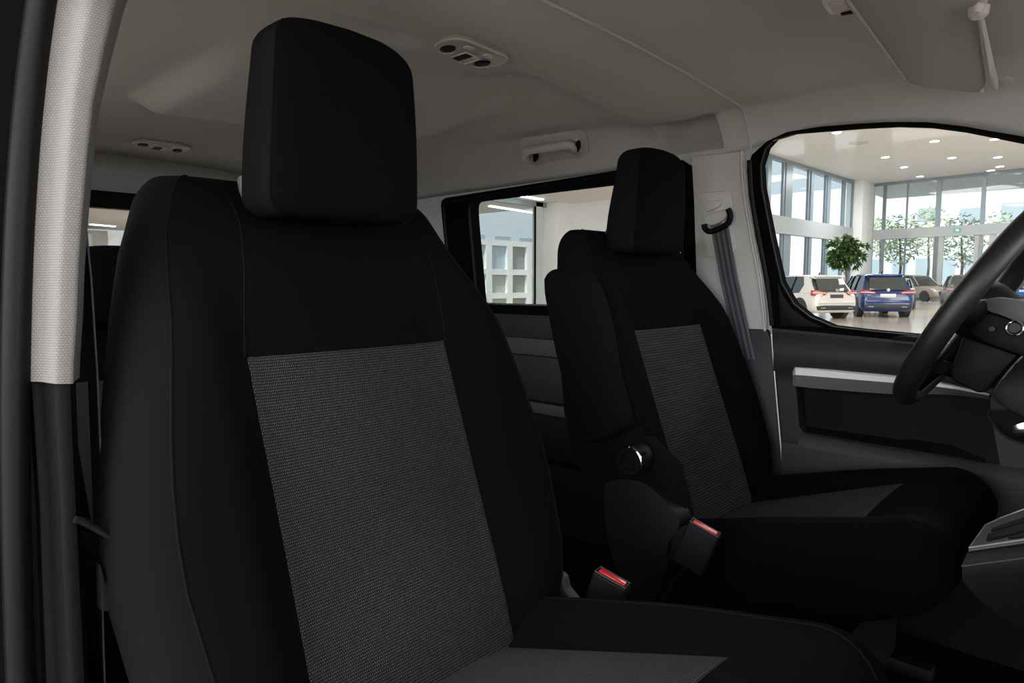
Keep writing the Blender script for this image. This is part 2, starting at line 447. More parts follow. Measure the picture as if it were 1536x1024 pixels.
o = obj('seat_bracket', M().prism([at(x, y, 'y', -.13) for x, y in [(835, 860), (842, 868), (846, 885), (862, 905), (850, 912), (832, 900)]], (0, .02, 0), .003), GREYP, pseat, label='grey steel recliner bracket')
# ================================================================== VAN SHELL
PLP = (0, .75, .8); PLN = (0, 1, .12)          # inner face of the upper left side (leans in)
DY = .05                                       # the driver-side wall stands this far out of its nominal plane
def U(px, py, off=0):
    p = onpl(px, py, (0, .75+DY-off, .8), PLN); return p
def side(px, py, Y): return at(px, py, 'y', Y+DY)
NU = Vector(PLN).normalized()
# floor
struct('floor', M().box(-2.6, 1.25, -.86, .88, FLOORZ-.06, FLOORZ, 0), CARP, 'dark carpeted van floor', 'floor')
# ---- headliner
ROOFZ = 1.372
def roof_h(x, y):
    z = ROOFZ-.022*(y/.6)**2
    # cross member: a low plateau round the dome lamp, fading out toward the seam
    e0 = lerp(-.345, -.375, min(1, abs(y)/.6))
    plate = sm(e0-.03, e0+.015, x)
    pad = (1-sm(.10, .17, abs(y+.0)))*sm(-.455, -.42, x)
    z -= .017*max(plate, pad)*(1-sm(-.26, -.11, x))
    # raised rear field
    z -= .042*sm(-.37, -.30, y)*(1-sm(.30, .42, y))*sm(-1.24, -1.15, x)*(1-sm(-.85, -.55, x))
    z += .07*(1-sm(-2.02, -1.86, x))
    return z
def cove(x): # how far the side cove reaches in from the rail
    return interp([(-2.6, .24), (-1.14, .22), (-.7, .15), (-.35, .095), (-.13, .075), (-.02, .075), (.1, .09), (.4, .10), (1.1, .10)], x)
def rail_z(x): return interp([(-2.6, 1.235), (-1.3, 1.238), (-.15, 1.246), (-.10, 1.252), (-.045, 1.262), (.003, 1.276), (.08, 1.277), (.15, 1.272), (.217, 1.265), (.29, 1.253), (.362, 1.233), (.456, 1.20), (.58, 1.146), (1.1, 1.10)], x)
def rail_y(z): return .75+DY-.12*(z-.8)
def roof_profile(x):
    """points from the centre line out to the left rail"""
    rz = rail_z(x); ry = rail_y(rz); c = cove(x); yt = ry-c
    pts = []
    for i in range(41): y = yt*i/40; pts.append((y, roof_h(x, y)))
    zt = roof_h(x, yt)
    rec = 0
    for i in range(1, 13):
        t = i/12
        if c < .13: k = t**1.0; zz = lerp(zt, rz, t**1.9)
        else: zz = lerp(zt, rz, t**1.7)
        rc_ = sm(-.345, -.33, x)*(1-sm(-.20, -.175, x))*math.sin(PI*min(1, t*1.02))**.8
        pts.append((lerp(yt, ry, t)+.10*rc_*(.3+t), zz+.06*rc_))
    return pts
xs = [-2.55, -2.45, -2.3, -2.15, -2.04, -1.98, -1.92, -1.86, -1.8, -1.6, -1.4, -1.3, -1.24, -1.2, -1.17, -1.14, -1.1, -1.0, -.9, -.8, -.72, -.64, -.57, -.5, -.46, -.42, -.38, -.36, -.345, -.338, -.332, -.326, -.318, -.31, -.3, -.28, -.26, -.23, -.205, -.195, -.185, -.175, -.165, -.15, -.125, -.116, -.110, -.104, -.099, -.09, -.07, -.04, 0, .04, .08, .13, .18, .25, .32, .4, .5, .62, .75, .9, 1.02]
P = []
for x in xs:
    pr = roof_profile(x)
    row = [Vector((x, -y, roof_h(x, -y) if k_ < 41 else z)) for k_, (y, z) in reversed(list(enumerate(pr))[1:])]+[Vector((x, y, z)) for y, z in pr]
    P.append(row)
hl = struct('ceiling', M().grid(P), LINER, 'warm grey cloth headliner of the van', 'ceiling', ang=60, recalc=False)
md = hl.modifiers.new('solid', 'SOLIDIFY'); md.thickness = .025; md.offset = 1
# seam ridge across the roof at the door pillar, running down to the rail
pr = roof_profile(-.106)
pts = [Vector((-.106, -y, z-.0005)) for y, z in reversed(pr[1:])]+[Vector((-.106, y, z-.0005)) for y, z in pr]
struct('trim_1', M().tube(pts+[Vector((-.106, rail_y(1.235), 1.235))], .0032, 8), LINER, 'raised seam across the headliner', 'trim')
def HLZ(x, y):
    if y < -.68: return 9
    pr = roof_profile(x); y = abs(y)
    for (y0, z0), (y1, z1) in zip(pr, pr[1:]):
        if y <= y1: return lerp(z0, z1, (y-y0)/max(1e-6, y1-y0))
    return 0
def HL(px, py, off=0):
    """point of the headliner seen at a pixel, moved off toward the cabin"""
    q = ray(px, py); t = .3
    while t < 4:
        p = CAM+q*t
        if p.z > HLZ(p.x, p.y): break
        t += .002
    p = CAM+q*(t-.001)
    e = .01
    n = Vector((-(HLZ(p.x+e, p.y)-HLZ(p.x-e, p.y))/(2*e), -(HLZ(p.x, p.y+e)-HLZ(p.x, p.y-e))/(2*e), 1)).normalized()
    return p-n*off
# ---- left wall (beige side of headliner, C-pillar, around door glass)
Hd = [(1128, 232), (1150, 212), (1180, 198), (1230, 190), (1280, 186), (1330, 183), (1390, 183), (1450, 190), (1536, 205), (1660, 236), (1745, 292), (1768, 420), (1740, 545), (1385, 522), (1160, 500), (1157, 489), (1147, 414), (1134, 357), (1123, 292), (1120, 254)]
Gd = [(1148, 222), (1160, 209), (1190, 200), (1240, 196), (1300, 191.5), (1350, 189), (1400, 190.5), (1450, 197), (1536, 214), (1640, 245), (1720, 300), (1740, 420), (1700, 525), (1385, 505), (1300, 497), (1250, 491), (1215, 476), (1190, 456), (1172, 425), (1156, 354), (1142, 282), (1140, 248)]
Hs = [(664, 302), (668, 297), (690, 292), (905, 259), (1025, 240), (1038, 246), (1043, 262), (1060, 470), (1064, 480), (740, 480), (715, 440), (690, 400), (672, 340)]
Hs3 = [U(x, y) for x, y in Hs]
# sliding door opening: rectangle in world
sx0 = U(664, 300).x; sx1 = U(1040, 246).x
def UP(x, z, off=0): return Vector((x, .75+DY-.12*(z-.8)-off, z))
ztopL = U(668, 297).z; ztopR = U(1025, 240).z
slide_hole = smooth_loop([UP(sx0, .81), UP(sx0, ztopL-.02), UP(sx0+.03, ztopL), UP(sx1-.03, ztopR), UP(sx1, ztopR-.02), UP(sx1, .81)], 0)
outer = [UP(-2.55, .805), UP(-2.55, 1.30), UP(-1.3, 1.30), UP(-.1, 1.30), UP(1.02, 1.30), UP(1.02, .76)]
wl = M().holed([UP(-2.55, .80), UP(-2.55, 1.262), UP(-.1, 1.262), UP(1.02, 1.262), UP(1.02, .80), UP(.9, .80)]if False else [UP(-2.55, .79), UP(-2.55, 1.262), UP(-.14, 1.262), UP(-.06, 1.28), UP(.02, 1.30), UP(1.03, 1.30), UP(1.03, .70)], [slide_hole, [U(x, y) for x, y in Hd]], NU*.03)
struct('wall_left', wl, LINER, 'light side panel above the doors on the driver side', 'wall', smooth=False)
# light pillar above the sliding-door rear
# ---- driver's B pillar cover
bp = [(1000, 236), (1085, 229), (1113, 225), (1117, 250), (1121, 292), (1132, 357), (1145, 414), (1150, 470), (1150, 495), (1100, 490), (1040, 486), (1040, 262), (1020, 262)]
pc = M().prism([U(x, y, .012) for x, y in [(1036, 233.5), (1085, 229.5), (1116, 226), (1118, 250), (1121, 292), (1131, 357), (1143, 414), (1149, 470), (1150, 496), (1046, 494), (1040, 300)]], NU*.03, .005, 2)
pil = thing('pillar_cover', 'light grey cover panel behind the driver seat, with the belt outlet', 'pillar cover', U(1090, 400))
obj('panel', pc, TRIMB, pil)
raised = smooth_loop([U(x, y, .019) for x, y in [(1048, 292), (1052, 289), (1092, 286), (1096, 288), (1100, 318), (1082, 322), (1086, 340), (1100, 336), (1106, 384), (1060, 386), (1056, 382)]], 1)
obj('adjuster_slide', M().prism(raised, NU*.012, .0025, 2), TRIMB, pil, label='raised belt height adjuster')
obj('grip_ridge', M().prism(smooth_loop([U(x, y, .027) for x, y in [(1054, 303), (1078, 299), (1083, 305), (1076, 312), (1056, 320)]], 1), NU*.010, .002, 2), TRIMB, pil)
obj('grip_hood', M().prism(smooth_loop([U(x, y, .033) for x, y in [(1055, 322), (1080, 316), (1092, 312), (1090, 325), (1080, 334), (1066, 339), (1055, 334)]], 1), NU*.012, .003, 2), TRIMB, pil)
edge = [U(x, y, .016) for x, y in [(1113, 226), (1112, 250), (1116, 292), (1126, 357), (1138, 414), (1145, 470), (1147, 496)]]
obj('edge_bead', M().tube(smooth_line(edge), .0035, 8), TRIMB, pil)
# lower dark pillar trim
pl = M().prism([side(x, y, .735) for x, y in [(1040, 490), (1150, 494), (1160, 520), (1168, 600), (1176, 770), (1040, 770)]], (0, .04, 0), .004)
obj('lower_trim', pl, DARK2, pil, label='charcoal lower pillar trim')
# ---- belt of the driver
bel = thing('seat_belt', "grey seat belt hanging from the loop on the light pillar by the driver's window", 'seat belt', U(1085, 335))
gl = [U(x, y, .036) for x, y in [(1056, 336), (1057, 343), (1064, 348), (1074, 345), (1086, 340), (1094, 333), (1096, 322), (1092, 313)]]
obj('guide_loop', M().tube(smooth_line(gl, 2), .0075, 10), BLK, bel, label='black guide loop')
def web(pxs, off, w, th=.0015):
    """webbing strip from centre line pixels on the side plane"""
    rows = []
    for (x0, y0, x1, y1) in pxs:
        a = U(x0, y0, off); b = U(x1, y1, off); rows.append([a, b, b+NU*th, a+NU*th])
    return M().loft(rows)
wb = obj('webbing', web([(1066, 338, 1091, 333), (1069, 360, 1095, 355), (1080, 420, 1106, 418), (1098, 500, 1124, 498), (1125, 620, 1150, 618)], .026, 0), WEB, bel, label='grey webbing')
st = M()
for a, b in ((.16, .30), (.42, .58), (.72, .86)):
    rows = []
    for (x0, y0, x1, y1) in [(1066, 340, 1091, 335), (1069, 360, 1095, 355), (1080, 420, 1106, 418), (1098, 500, 1124, 498), (1125, 620, 1150, 618)]:
        p = U(lerp(x0, x1, a), lerp(y0, y1, a), .0268); q = U(lerp(x0, x1, b), lerp(y0, y1, b), .0268); rows.append([p, q, q+NU*.001, p+NU*.001])
    st.loft(rows)
obj('webbing_stripe', st, WEBS, wb, label='darker woven stripes')
# ---- grab handle
gh = thing('grab_handle', 'grey plastic grab handle above the sliding door window', 'handle', HL(825, 225))
hp = [HL(x, y, o_) for x, y, o_ in [(794, 240, 0), (791, 228, .022), (790, 216, .032), (797, 209, .036), (815, 205, .038), (838, 201, .038), (852, 199, .036), (860, 204, .032), (863, 214, .022), (864, 226, 0)]]
obj('grip', M().tube(smooth_line(hp, 2), .0125, 12), PLIGHT, gh)
HN = Vector((0, .72, .69))
for x, y in ((797, 229), (861, 215)):
    obj('mount', M().prism(smooth_loop([HL(x+dx, y+dy, .012) for dx, dy in ((-9, -8), (8, -11), (8, 8), (-7, 10))], 1), HN*.02, .003), PLIGHT, gh)
for x, y in ((805, 228), (868, 213)):
    obj('cap_recess', M().prism(smooth_loop([HL(x+dx, y+dy, .020) for dx, dy in ((-3, -8), (3, -6), (4, 8), (-2, 9))], 1), HN*.012, .001), BLK, gh, label='black end recess')
rec = smooth_loop([HL(x, y, -.001) for x, y in [(778, 212), (786, 205), (870, 194), (880, 200), (884, 240), (788, 254)]], 1)
obj('backing_plate', M().prism(rec, HN*.006, .001), LINER, gh)
# ---- sliding door (rear side door, driver side)
sd = sthing('door_2', 'dark sliding side door with a large window behind the driver seat', 'door', (-.7, .75, .3))
fo = [UP(sx0, .79), UP(sx0, ztopL-.025), UP(sx0+.008, ztopL-.008), UP(sx0+.03, ztopL), UP(sx1-.03, ztopR), UP(sx1, ztopR-.03), UP(sx1, .79)]
gx0 = U(706, 310).x; gz1 = U(712, 302).z; gzR = U(900, 279).z; gx1 = U(1022, 250).x; gzb = U(800, 458.5).z
slope = (gzR-gz1)/(U(900, 279).x-U(712, 302).x)
gi = smooth_loop([UP(gx0+.02, gzb), UP(gx0, gzb), UP(gx0, gzb+.02), UP(gx0, lerp(gzb, gz1, .5)), UP(gx0, gz1-.035), UP(gx0+.008, gz1-.008), UP(gx0+.03, gz1+slope*.03), UP(lerp(gx0, gx1, .5), gz1+slope*(lerp(gx0, gx1, .5)-gx0)), UP(gx1-.02, gz1+slope*(gx1-gx0)), UP(gx1, gz1+slope*(gx1-gx0)-.02), UP(gx1, gzb), UP(lerp(gx0, gx1, .5), gzb)], 1)
obj('window_frame', M().holed([p-NU*.012 for p in fo], [[p-NU*.012 for p in gi]], NU*.05), FRM, sd, smooth=False)
fb = M(); lp = [p-NU*.012 for p in gi]; fb.tube(lp+[lp[0]], .005, 6)
c_ = [UP(sx0+.018, .80, .014), UP(sx0+.018, ztopL-.04, .014), UP(sx0+.04, ztopL-.018, .014), UP(sx1-.04, ztopR-.018, .014)]
fb.tube(smooth_line(c_, 1), .008, 6)
obj('window_seal', fb, RUB, sd)
o = obj('glass', M().prism([p+NU*.02 for p in gi], NU*.004), GLS, sd, smooth=False)
zs = lambda py: side(800, py, .745).z
def band(nm, y0, y1, Y, m, bev=.004, th=.03, lab=None):
    return obj(nm, M().prism([Vector((-1.35, Y+DY, zs(y0))), Vector((-.25, Y+DY, zs(y0))), Vector((-.25, Y+DY, zs(y1))), Vector((-1.35, Y+DY, zs(y1)))], (0, th, 0), bev), m, sd, label=lab)
band('upper_panel', 472, 507, .735, DARK2)
band('upper_strip', 507, 532, .728, GREYP, lab='grey trim strip')
band('mid_panel', 533, 599, .735, DARK2)
band('lower_strip', 601, 617, .725, GREYP, lab='lower grey trim strip')
band('lower_panel', 618, 682, .735, DARK)
band('step_panel', 683, 900, .70, BLK)
obj('door_core', M().box(-1.37, -.24, .765+DY, .80+DY, FLOORZ, .80), BLK, sd)
# ---- driver's door
dd = sthing('door_1', "driver's door with dark panel, silver strip and window onto the showroom", 'door', (.4, .75, .3))
obj('window_frame', M().holed([U(x, y, .004) for x, y in Hd], [[U(x, y, .004) for x, y in Gd]], NU*.035), FRM, dd, smooth=False)
sl = M(); lp = [U(x, y, .004) for x, y in Gd]; sl.tube(lp+[lp[0]], .003, 6)
obj('window_seal', sl, RUB, dd)
obj('corner_trim', M().prism([U(x, y, .012) for x, y in [(1166, 424), (1172, 440), (1186, 462), (1212, 481), (1236, 491), (1170, 489)]], NU*.02, .002), DARK, dd, label='dark triangular corner trim')
fr2 = [U(x, y, .016) for x, y in [(1124, 240), (1126, 292), (1138, 357), (1152, 430), (1158, 488)]]
obj('frame_trim', M().tube(smooth_line(fr2), .006, 8), DARK, dd)
obj('glass', M().prism([U(x, y, -.022) for x, y in Gd], NU*.004), GL, dd, smooth=False)
Yd = .735
pocket = [(1193, 577), (1196, 600), (1199, 640), (1206, 650), (1300, 668), (1420, 687), (1475, 697), (1500, 697), (1490, 640), (1484, 592), (1420, 588), (1350, 582)]
outerd = [(1158, 492), (1385, 514), (1480, 522), (1700, 540), (1740, 560), (1740, 900), (1180, 760), (1172, 690), (1165, 600)]
def dpt(x, y, Y=Yd): return side(x, y, Y)
panel = M().holed([dpt(x, y) for x, y in outerd], [[dpt(x, y) for x, y in pocket]], (0, .04, 0))
obj('door_panel', panel, DARK2, dd, smooth=False)
# padded upper roll below the glass
rollp = []
for (x, y0, y1) in [(1160, 497, 574), (1260, 506, 575), (1385, 518, 582), (1480, 526, 590), (1640, 540, 600)]:
    r_ = []
    for k in range(9):
        t = k/8; r_.append(dpt(x, lerp(y0, y1, t), Yd-.006-.020*math.sin(PI*min(1, t*1.15))**.8 if t < .87 else Yd-.004))
    b1 = dpt(x, y1, Yd+.01); b0 = dpt(x, y0, Yd+.01)
    rollp.append(r_+[b1, b0])
obj('upper_roll', M().loft(rollp), DARK2, dd, label='padded upper door roll')
# silver strip (bright top face, grey lower face)
tip = 1187
S1_ = [(1189, 549, 563, 577), (1193, 545, 562, 579), (1220, 546.5, 564, 582), (1280, 553, 569, 587), (1353, 560.5, 575, 592), (1400, 570, 579, 591), (1437, 578, 584, 593), (1484, 590, 593, 599)]
top_, low_ = [], []
for (x, a, b, c) in S1_:
    k = .4 if x == 1189 else 1
    top_.append([dpt(x, a, Yd-.006), dpt(x, (a+b)/2-1, Yd-.006-.018*k), dpt(x, b, Yd-.006-.024*k), dpt(x, b, Yd+.01), dpt(x, a, Yd+.01)])
    low_.append([dpt(x, b, Yd-.006-.024*k), dpt(x, c, Yd-.004), dpt(x, c, Yd+.012), dpt(x, b, Yd+.012)])
obj('silver_strip', M().loft(top_), SILV, dd, label='satin silver trim strip', ang=25)
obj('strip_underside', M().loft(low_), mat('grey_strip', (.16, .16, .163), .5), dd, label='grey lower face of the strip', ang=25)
# pocket: back wall sloping out to the panel, shelf
pb = [dpt(1190, 570, .80), dpt(1330, 572, .80), dpt(1430, 580, .765), dpt(1510, 588, .742), dpt(1510, 705, .742), dpt(1430, 700, .765), dpt(1330, 690, .80), dpt(1190, 665, .80)]
m_ = M(); g0 = [pb[0], pb[1], pb[2], pb[3]]; g1 = [pb[7], pb[6], pb[5], pb[4]]
m_.loft([[a, b, b+Vector((0, .01, 0)), a+Vector((0, .01, 0))] for a, b in zip(g0, g1)])
obj('pocket_back', m_, DARK, dd)
sh = [dpt(1212, 636, .80), dpt(1330, 652, .80), dpt(1423, 667, .765), dpt(1470, 685, .745)]
sh2 = [dpt(1199, 646, .74), dpt(1300, 664, .74), dpt(1420, 683, .74), dpt(1478, 694, .738)]
obj('pocket_floor', M().loft([[a, b, b-Vector((0, 0, .012)), a-Vector((0, 0, .012))] for a, b in zip(sh, sh2)]), DARK, dd)
lip = []
for (x, a, b) in [(1198, 646, 659), (1210, 650, 664), (1300, 667, 680), (1420, 685, 701), (1480, 694, 713), (1536, 700, 720), (1640, 712, 735)]:
    lip.append([dpt(x, a, .742), dpt(x, lerp(a, b, .45), .716), dpt(x, b, .706), dpt(x, b+8, .708), dpt(x, b+8, .745)])
obj('pocket_lip', M().loft(lip), GREYP, dd, label='grey rolled lip of the door pocket')
low = []
for (x, a, b) in [(1172, 662, 765), (1210, 668, 770), (1300, 686, 800), (1420, 707, 830), (1540, 726, 860), (1640, 742, 880)]:
    low.append([dpt(x, a, .712), dpt(x, lerp(a, b, .4), .704), dpt(x, b, .725), dpt(x, b, .76), dpt(x, a, .76)])
obj('lower_panel', M().loft(low), DARK2, dd)
obj('edge_seal', M().tube(smooth_line([dpt(x, y, .722) for x, y in [(1157, 500), (1160, 540), (1166, 610), (1173, 690), (1178, 760)]]), .0016, 6), SILV, dd, label='thin pale edge line')
obj('lock_switch', M().prism(smooth_loop([dpt(x, y, .722) for x, y in [(1335, 507), (1352, 503), (1385, 506), (1385, 513), (1338, 510)]], 1), (0, .012, 0), .001), BLK, dd)
hr_ = smooth_loop([dpt(x, y, .728) for x, y in [(1480, 617), (1486, 615), (1536, 617), (1590, 622), (1590, 672), (1536, 666), (1510, 657), (1492, 640)]], 2)
obj('handle_recess', M().prism(hr_, (0, .02, 0), .003), BLK, dd, label='black handle recess')
fr3 = M(); fr3.tube([p-Vector((0, .001, 0)) for p in hr_]+[hr_[0]-Vector((0, .001, 0))], .0022, 6)
obj('recess_rim', fr3, DARK2, dd)
obj('release_handle', M().prism(smooth_loop([dpt(x, y, .712) for x, y in [(1517, 640), (1530, 632), (1570, 630), (1575, 655), (1536, 660), (1520, 654)]], 2), (0, .02, 0), .005), CHROME, dd, label='chrome door release')
obj('door_core', M().box(-.05, 1.0, .785+DY, .81+DY, FLOORZ, .78), BLK, dd)
# lower left side of cabin: sill
struct('wall_left_sill', M().box(-2.55, 1.03, .76+DY, .83+DY, FLOORZ-.05, .30), BLK, 'dark lower body side', 'wall')
# ---- rear wall with tailgate window
XR = -2.5
rz = dict(a=1.055, b=1.219)
rw = M().holed([Vector((XR, -.72, FLOORZ)), Vector((XR, .80, FLOORZ)), Vector((XR, .80, 1.47)), Vector((XR, -.72, 1.47))],
               [[Vector((XR, -.60, .95)), Vector((XR, -.60, 1.282)), Vector((XR, .60, 1.282)), Vector((XR, .60, .95))]], (-.05, 0, 0))
struct('wall_back', rw, LINER, 'light tailgate surround at the back of the van', 'wall', smooth=False)
tg = sthing('window_3', 'tailgate window seen between the pillar and the near seat', 'window', (XR, 0, 1.0))
obj('frame', M().holed([Vector((XR+.02, -.61, .94)), Vector((XR+.02, -.61, 1.287)), Vector((XR+.02, .61, 1.287)), Vector((XR+.02, .61, .94))],
                       [smooth_loop([Vector((XR+.02, -.52, .96)), Vector((XR+.02, -.50, 1.218)), Vector((XR+.02, .50, 1.218)), Vector((XR+.02, .52, .96))], 1)], (-.05, 0, 0)), BLK, tg, smooth=False)
obj('glass', M().box(XR-.02, XR-.016, -.56, .56, .95, 1.25), GLS, tg)
# ---- right side behind the open front door
rp = lambda x, z: Vector((x, -(.80-.12*max(0, z-.8)), z))
wr = M().holed([rp(-2.55, FLOORZ), rp(-.40, FLOORZ), rp(-.40, .8), rp(-2.55, .8)], [], (0, -.04, 0))
wr.holed([rp(-2.55, .8), rp(-.40, .8), rp(-.40, 1.262), rp(-2.55, 1.262)], [[rp(-1.4, .84), rp(-.52, .84), rp(-.52, 1.21), rp(-1.4, 1.21)]], (0, -.04, 0))
struct('wall_right', wr, LINER, 'closed right side of the van behind the door opening', 'wall', smooth=False)
# ---- near B pillar
def trim_rings(rows, depth, back=.09):
    """rows: (py, pxL, pxR, x_world) outer and inner edge of the pillar face"""
    R = []
    for (py, l, r, xw) in rows:
        a = at(l, py, 'x', xw-.015); b = at(r, py, 'x', xw-.012); r_ = []
        n = 12
        for k in range(n+1):
            t = k/n; p = a.lerp(b, t); p = p+Vector((.020*sm(.18, .45, t)*(1-sm(.82, 1, t))+.004*math.sin(PI*t), 0, 0)); r_.append(p)
        r_ += [b+Vector((-.03, .012, 0)), b+Vector((-back, .02, 0)), a+Vector((-back, 0, 0)), a+Vector((-.02, -.002, 0))]
        R.append(r_)
    return R
XP = -.16
up = [(572, 44, 112, XP), (540, 44, 113, XP), (480, 45.5, 117, XP), (400, 48, 120, XP), (320, 52, 126, XP), (240, 57, 133, XP), (160, 63, 142, XP), (80, 71, 160, XP), (0, 81, 181, XP), (-60, 92, 203, XP), (-120, 108, 230, XP)]
R_ = trim_rings(up, .09)
m_ = M(); uvP = []
for r_ in R_:
    acc = 0; row = []
    for i, p in enumerate(r_):
        if i: acc += (p-r_[i-1]).length
        row.append((acc, p.z))
    uvP.append(row)
m_.grid(R_, uvP)
np_ = sthing('wall_right_pillar', 'near door pillar with a pale woven upper trim and dark lower trim', 'pillar', (-.2, -.78, FLOORZ))
obj('upper_trim', m_, TRIMW, np_, label='pale woven upper trim', recalc=True, ang=70)
lo = [(567, 47, 106, XP-.008), (640, 52, 108, XP-.008), (760, 60, 114, XP-.008), (880, 64, 120, XP-.008), (1030, 70, 128, XP-.008), (1150, 76, 134, XP-.008)]
obj('lower_trim', M().loft(trim_rings(lo, .09), True, True), DARK, np_, label='dark grained lower trim')
sl = [(1100, 36), (1000, 30), (800, 24), (600, 22), (400, 26), (250, 34), (120, 46), (0, 62), (-100, 80)]
obj('door_seal', M().tube(smooth_line([at(x, y, 'x', XP-.02) for y, x in sl]), .013, 12), RUB, np_, label='black rubber door seal')
ob = M()
rows = []
for (py, x0, x1) in [(1120, -120, 34), (800, -120, 16), (400, -120, 12), (0, -120, 40), (-120, -120, 66)]:
    a = at(x0, py, 'x', XP-.05); b = at(x1, py, 'x', XP-.03); rows.append([a, b, b+Vector((-.03, .02, 0)), a+Vector((-.03, 0, 0))])
obj('outer_panel', ob.loft(rows), FRM, np_)
rows = []
for (py, x0, x1) in [(1120, 20, 74), (800, 20, 66), (560, 20, 58)]:
    a = at(x0, py, 'x', XP-.035); b = at(x1, py, 'x', XP-.035); rows.append([a, b, b+Vector((-.03, .0, 0)), a+Vector((-.03, 0, 0))])
obj('inner_flange', M().loft(rows), BLK, np_)
# ---- passenger belt beside the near pillar
pb_ = thing('seat_belt', 'dark belt hanging between the near pillar and the passenger seat', 'seat belt', at(140, 700, 'x', -.30))
rows = []
for (py, x0, x1) in [(340, 123, 129), (420, 126, 137), (560, 131, 146), (700, 137, 152), (860, 142, 153), (960, 148, 155), (1100, 152, 160)]:
    a = at(x0, py, 'x', -.235); b = at(x1, py, 'x', -.205); rows.append([a, b, b+Vector((-.002, .001, 0)), a+Vector((-.002, .001, 0))])
wbb = obj('webbing', M().loft(rows), WEBD, pb_)
ed = M().tube([at(x, y, 'x', -.204) for y, x in [(340, 129), (420, 137), (560, 146), (700, 152), (860, 153), (960, 155), (1100, 160)]], .0011, 6)
obj('webbing_edge', ed, WEBS, wbb, label='paler stitched edge')
tg_ = M().tube(smooth_line([at(x, y, 'x', -.15) for x, y in [(112, 779), (124, 781), (140, 790), (160, 801), (172, 808), (176, 815), (175, 822)]], 1), [.003, .004, .005, .006, .0065, .007, .007, .007, .0065, .006, .006, .005, .004][:13] if False else .0055, 10, flat=.7)
obj('tongue_grip', tg_, DARK, pb_, label='dark plastic tongue grip')
obj('tongue_plate', M().prism([at(x, y, 'x', -.15) for x, y in [(163, 830), (167, 829), (181, 877), (176, 881)]], (-.004, 0, 0), .001), GREYM, pb_, label='grey steel tongue plate')
obj('stopper', M().prism([at(x, y, 'x', -.155) for x, y in [(151, 847), (158, 870), (174, 884), (170, 916), (153, 918)]], (-.02, 0, 0), .003), DARK, pb_)
# ---- front: A pillar / header / dashboard (mostly out of frame)
struct('trim_2', M().box(1.0, 1.06, -.72, .72, 1.26, 1.38, .01), LINER, 'windscreen header', 'trim')
db = thing('dashboard', 'dark dashboard ahead of the steering wheel', 'dashboard', (.95, 0, .5))
dp = [Vector((.70, 0, .82)), Vector((.78, 0, .87)), Vector((1.05, 0, .88)), Vector((1.05, 0, .30)), Vector((.74, 0, .34)), Vector((.66, 0, .55))]
obj('body', M().prism([Vector((p.x, .735, p.z)) for p in dp], (0, -1.45, 0), .02), DARK, db)
ep = [(1485, 592), (1499, 570), (1520, 545), (1545, 520), (1640, 480), (1680, 640), (1560, 640), (1502, 612)]
obj('end_panel', M().prism([at(x, y, 'y', .60) for x, y in ep], (0, .12, 0), .012), GREYP if False else DARK2, db, label='charcoal dash end panel')
# ---- steering wheel
W = Vector((.43, .458, .868)); tau = math.radians(30)
E1 = Vector((0, 1, 0)); E2 = Vector((math.sin(tau), 0, math.cos(tau))); EN = Vector((math.cos(tau), 0, -math.sin(tau)))
sw = thing('steering_wheel', 'black leather steering wheel seen edge-on at the right', 'steering wheel', W)
obj('rim', M().torus(W, E1, E2, .186, .0192, 72, 16), LEATH, sw, label='leather wheel rim')
for a in (0, 180, 270):
    d_ = E1*math.cos(math.radians(a))+E2*math.sin(math.radians(a))
    t_ = EN.cross(d_)
    pts = [W+d_*.176, W+d_*.14+EN*.006, W+d_*.09+EN*.016, W+d_*.03+EN*.02]
    rings = []
    for p, hw, ht in zip(pts, (.018, .02, .026, .034), (.012, .013, .015, .018)):
        rings.append([p+t_*(hw*math.cos(2*PI*k/14))+EN*(ht*math.sin(2*PI*k/14)) for k in range(14)])
    obj('spoke', M().loft(rings), BLK, sw)
hub = [[W+EN*h+(E1*math.cos(2*PI*k/28)*1.05+E2*math.sin(2*PI*k/28)*.8)*r for k in range(28)] for r, h in ((.02, -.026), (.05, -.022), (.064, -.008), (.068, .012), (.06, .045))]
obj('airbag_cover', M().loft(hub), DARK, sw)
# ---- column shroud with start button
sc_ = thing('steering_column', 'black column shroud with round start button and stalk', 'steering column', at(1490, 510, 'y', .42))
def pr_(nm, px, Y, th, m, bev=.006, lab=None, it=1):
    return obj(nm, M().prism(smooth_loop([at(x, y, 'y', Y) for x, y in px], it) if it else [at(x, y, 'y', Y) for x, y in px], (0, th, 0), bev), m, sc_, label=lab)
pr_('top_cover', [(1474, 452), (1482, 447), (1500, 446), (1545, 455), (1600, 470), (1600, 520), (1536, 488), (1505, 474), (1476, 465)], .36, .14, GREYP, .008, 'grey rounded top cover')
pr_('upper_shroud', [(1446, 500), (1474, 466), (1505, 474), (1536, 489), (1600, 520), (1600, 560), (1528, 532), (1490, 520)], .365, .13, BLK, .005, 'black upper shroud')
pr_('lower_shroud', [(1426, 555), (1444, 505), (1490, 520), (1527, 533), (1500, 562), (1479, 588), (1466, 589), (1428, 570)], .37, .12, BLK, .004, 'black lower shroud', 0)
bc = at(1522, 492, 'y', .352)
obj('start_button', M().lathe(bc, (-.15, -1, .15), [(.0085, -.012), (.0085, .002), (.007, .0035), (.0001, .0038)], 28), DARK2, sc_, label='round start button')
obj('button_ring', M().torus(bc, (1, -.1, 0), (0, .14, 1), .0108, .0016, 36, 8), CHROME, sc_, label='chrome ring round the start button')
obj('key_barrel', M().lathe(at(1488, 493, 'y', .352), (0, -1, 0), [(.004, -.01), (.004, .002), (.0025, .002), (.002, 0)], 16), DARK2, sc_, label='small grey lock barrel')
